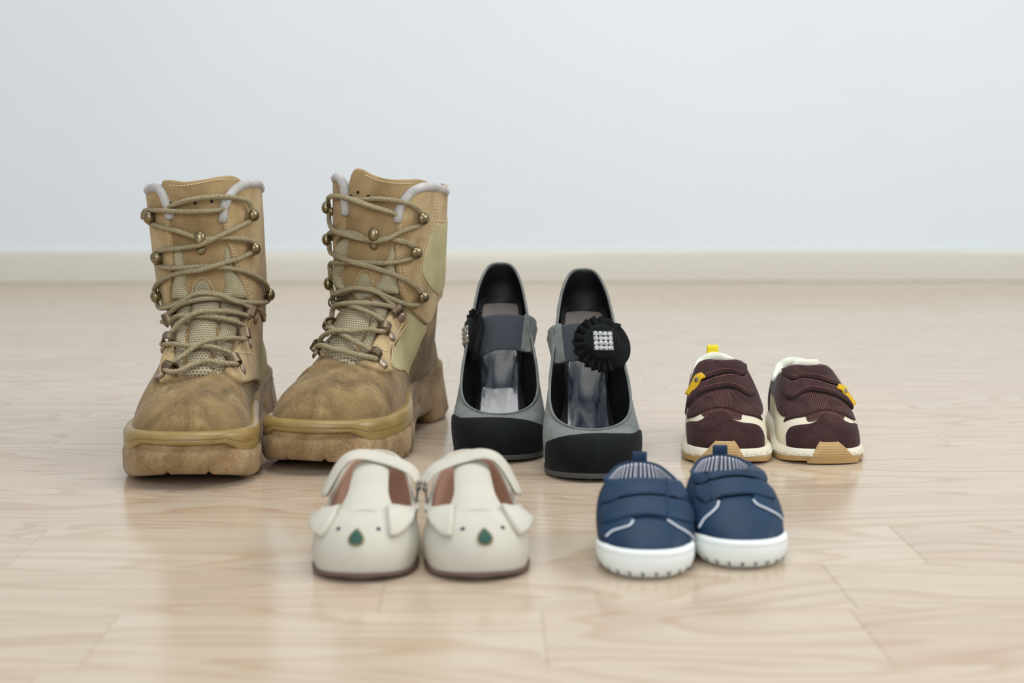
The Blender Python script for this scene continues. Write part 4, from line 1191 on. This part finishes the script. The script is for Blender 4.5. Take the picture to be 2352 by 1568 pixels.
    sh.add('collar_padding', tube(rimP * np_((.93, 1, 1)) + np_((0, -.0012, 0)), .0043, 10), M_FLEECE)
    # two strap strands joined at the inner side, lifted a little off the tongue
    kw = dict(base=.0016, r=.0016)
    pn('strap', [(1800, 850), (1810, 842), (1842, 839), (1870, 842), (1899, 849), (1921, 861), (1941, 880), (1957, 897), (1962, 908), (1954, 910), (1936, 899), (1907, 884), (1877, 874), (1846, 870), (1822, 876), (1806, 868)], .0026, M_PLUM, **kw)
    pn('strap', [(1806, 872), (1822, 880), (1846, 874), (1877, 879), (1907, 889), (1936, 905), (1955, 922), (1967, 934), (1966, 942), (1956, 943), (1944, 930), (1917, 912), (1887, 904), (1860, 901), (1842, 907), (1820, 921), (1806, 915), (1800, 892)], .0030, M_PLUM, **kw)
    A, M_, B = np_((.0228, .0560, .0595)), np_((.0302, .0535, .0530)), np_((.0372, .0500, .0432))
    wd = np.cross(np_((.62, -.62, .48)), B - A)
    tg = ribbon([A, (A + M_) / 2 + np_((.0012, -.0004, .0012)), M_, B], [.0042, .0044, .0042, .0036], .0016, wd / np.linalg.norm(wd), 20)
    tabS = sh.add('side_tab', tg, M_YEL)
    sh.add('rivet', round_head(M_ * .72 + A * .28 + np_((.0012, -.0012, .0010)), (.62, -.62, .48), .0022, .0007), M_STEEL, tabS)
    tn = ribbon([(0, .0835, .064), (0, .0845, .0715), (0, .0865, .0775), (0, .0885, .0765), (0, .0890, .0710)], [.0125, .0135, .0125, .011, .0125], .0035, (1, 0, 0), 24)
    sh.add('tongue', tn, M_FLEECE)
    # gum bumper over the toe, with its ridges
    hx = [(-.0150, .0030), (-.0125, .0058), (-.0095, .0098), (-.0060, .0158), (-.0020, .0208), (.0030, .0236), (.0080, .0240), (.0130, .0218), (.0175, .0168), (.0215, .0108), (.0265, .0056), (.0310, .0028)]
    toe = [i for i in range(len(P)) if P[i][1] < .04 and hx[0][0] <= P[i][0] <= hx[-1][0]]
    toe.sort(key=lambda i: P[i][0])
    PT = resample(np.array([P[i] for i in toe]), 64); NTn = resample(np.array([N[i] for i in toe]), 64)
    cols = []
    for p, q in zip(PT, NTn):
        q = q / np.linalg.norm(q); top = float(keyed(np.array([min(max(p[0], hx[0][0]), hx[-1][0] - 1e-6)]), hx)[0][0]); r = []
        for k in range(61):
            z = .0012 + (top - .0012) * k / 60
            base_p = np_((p[0] + q[0] * .0028, p[1] + q[1] * .0028, z))
            h = sh.surf.bvh.ray_cast(Vector((p[0] + q[0] * .03, p[1] + q[1] * .03, max(z, .0095))), Vector((-q[0], -q[1], 0)))
            d = .03 - h[3] if h[0] is not None else -.0025
            lean = float(np.clip((z - .0085) / .011, 0, 1)); off = .0029 * (1 - lean) + (d + .0020) * lean
            edge = min(1, (60 - k) / 4, (p[0] - hx[0][0]) / .002, (hx[-1][0] - p[0]) / .002)
            gr = .00045 * max(0, math.sin((z - .006) * 2 * math.pi / .0021)) if .0075 < z < min(top - .002, .0195) and -.0055 < p[0] < .0185 else 0
            off += -.0022 * (1 - max(0, edge)) ** 2 - gr
            r.append((p[0] + q[0] * off, p[1] + q[1] * off, z))
        cols.append(r)
    V, F = loft(cols, closed=False)
    f0 = F[len(F) // 2]; n0 = np.cross(np_(V[f0[1]]) - np_(V[f0[0]]), np_(V[f0[2]]) - np_(V[f0[0]]))
    if n0[1] > 0: F = [f[::-1] for f in F]
    make_obj('toe_bumper', V, F, M_GUM, sh.root)
    # stitch rows
    g = Geo()
    for off, path in ((.0046, [(1812, 847), (1842, 844), (1870, 847), (1899, 854), (1921, 866), (1940, 884)]), (.0046, [(1824, 872), (1846, 866), (1877, 869), (1905, 879)]), (.0050, [(1824, 884), (1846, 879), (1877, 884), (1905, 893), (1925, 902)]), (.0050, [(1822, 915), (1842, 902), (1860, 896), (1887, 899), (1915, 907)]), (.0018, [(1860, 970), (1876, 964), (1886, 952), (1903, 951), (1922, 956), (1936, 966)])):
        q = [sh.pix(*it) for it in path]
        stitches(catmull([a + b * off for a, b in q], 50), catmull([b for a, b in q], 50), .0018, .0011, .00022, g)
    o = sh.add('stitching', g, M_PTHREAD); o['kind'] = 'stuff'
    _, fb = footbed(sh, P, N, .006, lambda y: .016, M_FLEECE)
    return sh

sneaker = build_sneaker('brown suede toddler sneaker with its cream collar in view, rightmost of all the shoes', (.2708, 1.2089, 0), 0.0)
sneaker_l = mirror_shoe(sneaker, 'toddler_sneaker', 'brown suede toddler sneaker behind the navy baby shoes, upright yellow loop at its heel', (.1896, 1.2055, 0), math.radians(-2.0), skip=('tongue',))
sneaker_l.scale = (1, 1, 1.07)
for ch in sneaker_l.children:        # on this shoe the yellow tab sits higher, at the upper strand
    if ch.name.startswith('side_tab'): ch.location = (.0036, .003, .0056)
lp = ribbon([(-.002, .147, .058), (-.002, .149, .070), (-.002, .1485, .0775), (-.002, .1465, .0785), (-.002, .145, .070), (-.002, .1435, .060)], [.0055] * 6, .0012, (1, 0, 0), 24)
make_obj('pull_loop', lp[0], lp[1], M_YTAPE, sneaker_l, lp[2])

# ------------------------------------------------------------------ navy baby shoes
M_NAVY = leather('navy_leather', (27, 52, 78), .18, .5, 800, .12, .22, 45)
M_WHITE = leather('white_sidewall', (234, 240, 238), .03, .5, 600, .1, .4)
M_PIPE = plain('pale_piping', (206, 214, 222), .5, 0, .4)
M_NAVYP = plain('navy_print', (36, 44, 84), .6, 0, .3)
def stripes(axis, pitch, nm):
    k = NT(nm); uv = k.coord('UV'); sep = k.n('ShaderNodeSeparateXYZ'); k.l(uv, sep.inputs[0])
    w = k.math('FRACT', k.math('MULTIPLY', sep.outputs[axis], 1 / pitch))
    col = k.ramp(w, [(.0, lin((38, 50, 92))), (.46, lin((38, 50, 92))), (.5, lin((244, 246, 250))), (.96, lin((244, 246, 250))), (1, lin((38, 50, 92)))])
    return k.done(col, .9, spec=.1)
M_STRIPE = stripes(0, .0040, 'striped_lining_cloth')
M_STRIPE_F = stripes(0, .0040, 'striped_insole_cloth')

def build_baby(label, loc, yaw, D):
    sh = Shoe('baby_shoe', label, 'shoe', loc, yaw, 'pair of navy baby shoes')
    P, N = plan_curve(sym([(0, .113), (.0135, .110), (.0215, .098), (.0235, .08), (.0264, .064), (.0300, .046), (.0304, .032), (.0262, .0150), (.0155, .0038), (0, 0)]), 130)
    rim = [(0, 0, .108, .0525), (.07, .0130, .104, .0510), (.14, .0200, .093, .0480), (.22, .0238, .081, .0462), (.3, .0220, .072, .0475), (.4, .0125, .0665, .0495), (.5, 0, .0645, .0505)]
    hand = [(0, .005, .018, .003, -.012), (.14, .005, .015, .005, -.012), (.25, .005, .014, .009, -.010), (.38, .003, .013, .015, -.010), (.5, .001, .011, .030, -.013)]
    G = shoe_sheet(P, N, .0012, lambda y: .0105, rim, hand, 24)
    build_upper(sh, G, .0018, M_NAVY, M_STRIPE, 'striped_lining')
    _, fb = footbed(sh, P, N, .004, lambda y: .012, M_STRIPE_F)
    S = Sph((0, .05, .0), .04)
    pn = lambda nm, o, t, m, **k: sh.panel(nm, S, sh.outline(S, o), t, m, grid=.0024, **k)
    # white sidewall, rolled in at the ground
    zt = lambda y: float(np.interp(y, [0, .02, .05, .113], [.0195, .0185, .0155, .0150]))
    prof = lambda i: [(-.002, zt(P[i][1]) + .0003), (.0006, zt(P[i][1])), (.0016, zt(P[i][1]) - .0015), (.0017, zt(P[i][1]) - .0028), (.0014, zt(P[i][1]) - .0034), (.0018, zt(P[i][1]) - .0042), (.0016, .0085), (.0004, .0045), (-.0026, .0014), (-.006, .0002), (-.014, 0)]
    sw = fix_normals(*loft(ring_wall(P, N, prof), False, True))
    sh.add('sidewall', sw, M_WHITE)
    # navy zigzag tread showing along the lower edge
    g = Geo(); n = len(P); Q = np.vstack([P, P[:1]])
    C = resample(Q, 900); NN = resample(np.vstack([N, N[:1]]), 900)
    swS = Surf(*sw)
    L = length(Q); pit = .0085; kk = int(L / pit)
    for k in range(kk):
        def pt(s, z):
            i = int((k + s) * 900 / kk) % 899
            off = np.interp(z, [0, .0005, .0014, .0045, .0085], [-.0070, -.0055, -.0022, .0007, .0019]) + .0004
            return (C[i][0] + NN[i][0] * off, C[i][1] + NN[i][1] * off, z)
        g.add(*fix_normals([pt(.02, .0006), pt(.36, .0050), pt(.5, .0058), pt(.64, .0052), pt(.98, .0006), pt(.74, .0004), pt(.5, .0028), pt(.26, .0004)], [(0, 1, 7), (1, 2, 6, 7), (2, 3, 5, 6), (3, 4, 5)]))
    o = sh.add('tread_pattern', g, M_NAVYP); o['kind'] = 'stuff'
    # eyestays with pale piping, two straps
    for o in D['eyestay']: pn('eyestay', o, .0012, M_NAVY, r=.001)
    for path in D['piping']:
        c = sh.pts(path, off=.0010); sh.add('piping', tube(catmull(c, 30), .0008, 7), M_PIPE)
    for o in D['strap']: pn('strap', o, .0020, M_NAVY, base=.0010, r=.0018)
    for path in D['seam']:
        c = sh.pts(path, off=.0030); sh.add('strap_seam', tube(catmull(c, 14), .0007, 6), M_NAVY)
    lp = ribbon([(.001, .110, .047), (.001, .111, .054), (.001, .1105, .0590), (.001, .1092, .0598), (.001, .108, .057), (.001, .1078, .050)], [.0052] * 6, .0012, (1, 0, 0), 24)
    sh.add('pull_loop', lp, M_NAVY)
    sh.add('rim_binding', tube(G[-1] + np_((0, 0, .0004)), .0013, 7, True), M_NAVY)
    return sh

BABY_A = dict(
    eyestay=[[(1384, 1236, 'c'), (1394, 1231), (1408, 1219), (1430, 1213), (1447, 1207), (1455, 1196, 'c'), (1452, 1170), (1425, 1150), (1400, 1135), (1388, 1145), (1382, 1175), (1381, 1210)],
             [(1533, 1196, 'c'), (1555, 1209), (1577, 1222), (1597, 1233, 'c'), (1594, 1205), (1588, 1165), (1575, 1140), (1548, 1150), (1532, 1170)]],
    piping=[[(1394, 1233), (1408, 1221), (1430, 1214), (1447, 1208), (1455, 1197)], [(1532, 1196), (1555, 1211), (1577, 1224), (1597, 1236)]],
    strap=[[(1399, 1091), (1420, 1096), (1447, 1100), (1480, 1102), (1512, 1102), (1545, 1100), (1572, 1097), (1580, 1115), (1582, 1140), (1568, 1151), (1545, 1145), (1516, 1140), (1490, 1138), (1468, 1139), (1431, 1145), (1405, 1156), (1384, 1160), (1383, 1145), (1390, 1115)],
           [(1388, 1165), (1405, 1161), (1431, 1149), (1468, 1143), (1490, 1142), (1516, 1144), (1545, 1150), (1570, 1157), (1585, 1170), (1588, 1200), (1579, 1204), (1544, 1196), (1512, 1189), (1490, 1187), (1468, 1188), (1431, 1194), (1405, 1203), (1388, 1204), (1383, 1185)]],
    seam=[[(1527, 1103), (1529, 1120), (1528, 1138)], [(1529, 1146), (1531, 1165), (1530, 1188)]])
BABY_B = dict(
    eyestay=[[(1604, 1216, 'c'), (1609, 1210), (1620, 1192), (1635, 1179), (1648, 1164), (1650, 1152, 'c'), (1640, 1138), (1615, 1120), (1596, 1115), (1590, 1130), (1594, 1160), (1598, 1190)],
             [(1728, 1149, 'c'), (1737, 1159), (1761, 1170), (1785, 1183), (1803, 1197, 'c'), (1795, 1170), (1780, 1135), (1765, 1115), (1745, 1118), (1730, 1132)]],
    piping=[[(1608, 1212), (1619, 1193), (1635, 1179), (1648, 1165), (1651, 1153)], [(1729, 1150), (1738, 1160), (1761, 1171), (1785, 1184), (1802, 1197)]],
    strap=[[(1590, 1082, 'c'), (1609, 1071), (1642, 1063), (1674, 1059), (1707, 1058), (1733, 1063), (1748, 1071), (1757, 1092), (1760, 1108), (1750, 1107), (1728, 1100), (1696, 1096), (1663, 1098), (1642, 1103), (1612, 1116, 'c'), (1596, 1112)],
           [(1596, 1120, 'c'), (1618, 1116), (1640, 1107), (1663, 1102), (1696, 1100), (1728, 1104), (1757, 1112), (1770, 1130), (1777, 1150), (1765, 1147), (1739, 1140), (1717, 1138), (1685, 1140), (1659, 1144), (1642, 1151), (1618, 1160, 'c'), (1600, 1145)]],
    seam=[[(1621, 1072), (1627, 1092), (1632, 1106)], [(1632, 1113), (1634, 1130), (1637, 1150)]])
build_baby('navy baby shoe with white sole, front one of its pair, wide striped opening', (.0870, .8735, 0), math.radians(-1.0), BABY_A)
build_baby('navy baby shoe with white sole set slightly back, touching the brown sneaker behind', (.1538, .8960, 0), math.radians(2.5), BABY_B)

# ------------------------------------------------------------------ beige animal-faced toddler shoes
M_BEIGE = leather('beige_nubuck', (199, 195, 181), .05, .6, 900, .1, .3, 40)
M_BLINE = leather('pinkish_leather_lining', (206, 172, 152), .1, .6, 700, .1, .3)
M_BSOLE = leather('brown_crepe_sole', (104, 82, 72), .12, .55)
M_GREEN = leather('dark_green_leather', (38, 80, 70), .08, .5)
M_EYE = plain('navy_eye_dot', (34, 32, 58), .4)
M_VELCRO = suede('fastener_tape', (160, 150, 128), (146, 136, 114), (174, 164, 142), nap=500)

def build_koala(label, loc, yaw):
    sh = Shoe('toddler_shoe', label, 'shoe', loc, yaw, 'pair of beige animal-faced toddler shoes')
    P, N = plan_curve(sym([(0, .126), (.0155, .122), (.0235, .108), (.025, .09), (.0280, .07), (.0328, .052), (.0338, .037), (.0296, .0175), (.0180, .0048), (0, 0)]), 140)
    rim = [(0, 0, .1225, .0585), (.06, .0140, .118, .0560), (.12, .0215, .106, .0480), (.2, .0268, .089, .0370), (.27, .0290, .074, .0300), (.34, .0275, .060, .0295), (.42, .0175, .050, .0350), (.5, 0, .046, .0375)]
    hand = [(0, .005, .02, .002, -.02), (.12, .005, .016, .003, -.016), (.25, .005, .012, .003, -.010), (.34, .006, .014, .006, -.004), (.42, .005, .022, .016, .003), (.5, .004, .026, .026, .004)]
    G = shoe_sheet(P, N, .0012, lambda y: .0030, rim, hand, 24)
    build_upper(sh, G, .0018, M_BEIGE, M_BLINE)
    footbed(sh, P, N, .004, lambda y: .0075, M_BLINE)
    spr = lambda y: .003 * max(0, (.035 - y) / .035) ** 2
    prof = lambda i: [(-.004, .0036 + spr(P[i][1])), (.0006, .0035 + spr(P[i][1])), (.0011, .0026 + spr(P[i][1])), (.0006, .0009 + spr(P[i][1])), (-.003, spr(P[i][1])), (-.014, 0)]
    sh.add('sole', fix_normals(*loft(ring_wall(P, N, prof), False, True)), M_BSOLE, sharp=50)
    S = Sph((0, .045, .004), .04)
    pn = lambda nm, o, t, m, **k: sh.panel(nm, S, sh.outline(S, o), t, m, grid=.0024, **k)
    # tongue of the T-strap rising from the vamp to the ankle strap
    rows = []; rows_b = []
    tz = [(.034, .0258, .0390), (.042, .0225, .0402), (.050, .0172, .0428), (.058, .0140, .0468), (.068, .0128, .0522), (.078, .0124, .0568), (.089, .0120, .0600)]
    yy = np.linspace(.034, .089, 24); K = keyed(yy, tz)
    for y, (w, z) in zip(yy, K):
        cv = float(np.interp(y, [.034, .05, .09], [14, 16, 26]))
        r = [(x * w, y, z - cv * (x * w) ** 2 - .0006 * abs(x) ** 8) for x in np.linspace(-1, 1, 15)]
        rows.append(r + [(p[0] * .985, p[1] + .0006, p[2] - .0020) for p in reversed(r)])
    sh.add('t_strap', fix_normals(*loft(rows, True, True)), M_BEIGE, sharp=60)
    # ankle strap with its free end standing off the outer side
    path = np_([(-.0325, .085, .0460), (-.0270, .087, .0530), (-.0160, .088, .0585), (-.0040, .0885, .0620), (.0080, .088, .0640), (.0165, .0865, .0620), (.0225, .0845, .0560), (.0275, .082, .0475), (.0320, .079, .0385)])
    c = catmull(path, 50); up = np.stack([c[:, 0], np.full(50, -.012), c[:, 2] - .030], 1)
    sh.add('ankle_strap', tube(c, .0068, 14, flat=.18, up=up), M_BEIGE)
    c2 = catmull(path[5:] * np_((.93, 1, .985)) + np_((0, 0, .0003)), 24); up2 = np.stack([c2[:, 0], np.full(24, -.012), c2[:, 2] - .030], 1)
    sh.add('fastener_patch', tube(c2, .0046, 12, flat=.16, up=up2), M_VELCRO)
    # anchor of the strap at the inner side, with a stud
    an = ribbon([(-.0318, .0845, .0465), (-.0312, .083, .037), (-.0305, .081, .028), (-.0300, .079, .020)], [.0045, .004, .0036, .003], .0014, (0, 1, .1), 16)
    sh.add('strap_anchor', an, leather_dark)
    sh.add('rivet', round_head((-.0322, .0800, .0420), (-.5, -.85, .1), .0021, .0010), M_STEEL)
    # face: ears, eyes, nose
    earL = [(1046, 1160, 'c'), (1035, 1150), (1007, 1145), (989, 1147), (983, 1157), (986, 1180), (995, 1200), (1009, 1223), (1027, 1235), (1040, 1234, 'c'), (1044, 1200)]
    earR = [(1148, 1161, 'c'), (1178, 1151), (1200, 1151), (1212, 1167), (1212, 1200), (1202, 1223), (1190, 1232, 'c'), (1178, 1215), (1161, 1186)]
    for o, px in ((earL, 1042), (earR, 1166)):
        q = S.uv(sh.pix(px, 1195)[0])
        lift = lambda u, v, d, q=q: .0010 + .9 * max(0, abs(v - q[1]) - .0035) ** 1.35
        pn('ear', o, .0020, M_BEIGE, r=.0016, base=.0008, back=.0006, ripple=lift)
    for e in ((1063, 1214), (1155, 1211)):
        p, nn = sh.pix(*e); sh.add('eye', round_head(p, nn, .0016, .0006, 12), M_EYE)
    edge = [(1111, 1211, 'c'), (1122, 1220), (1131, 1231), (1133, 1241), (1125, 1251), (1110, 1253), (1098, 1247), (1095, 1236), (1101, 1222)]
    ns = pn('nose', edge, .0010, M_TAN, r=.0006)
    cx, cy = 1113, 1235
    pn('nose_patch', [tuple([cx + (q[0] - cx) * .78, cy + (q[1] - cy) * .80]) + tuple(q[2:]) for q in edge], .0007, M_GREEN, r=.0006, base=.0011, parent=ns)
    # seam up the heel
    sh.add('rim_binding', tube(G[-1] + np_((0, 0, .0003)), .0012, 7, True), M_BEIGE)
    return sh
leather_dark = leather('taupe_leather', (112, 98, 90), .1, .55)
M_TAN = leather('tan_nose_edge', (132, 124, 88), .1, .6)
koala = build_koala('beige animal-faced toddler shoe in front of the pumps, strap end toward the navy shoes', (-.0190, .8705, 0), math.radians(6.0))
mirror_shoe(koala, 'toddler_shoe', 'beige animal-faced toddler shoe in front of the boots, its free strap end pointing at them', (-.0962, .8690, 0), math.radians(0))
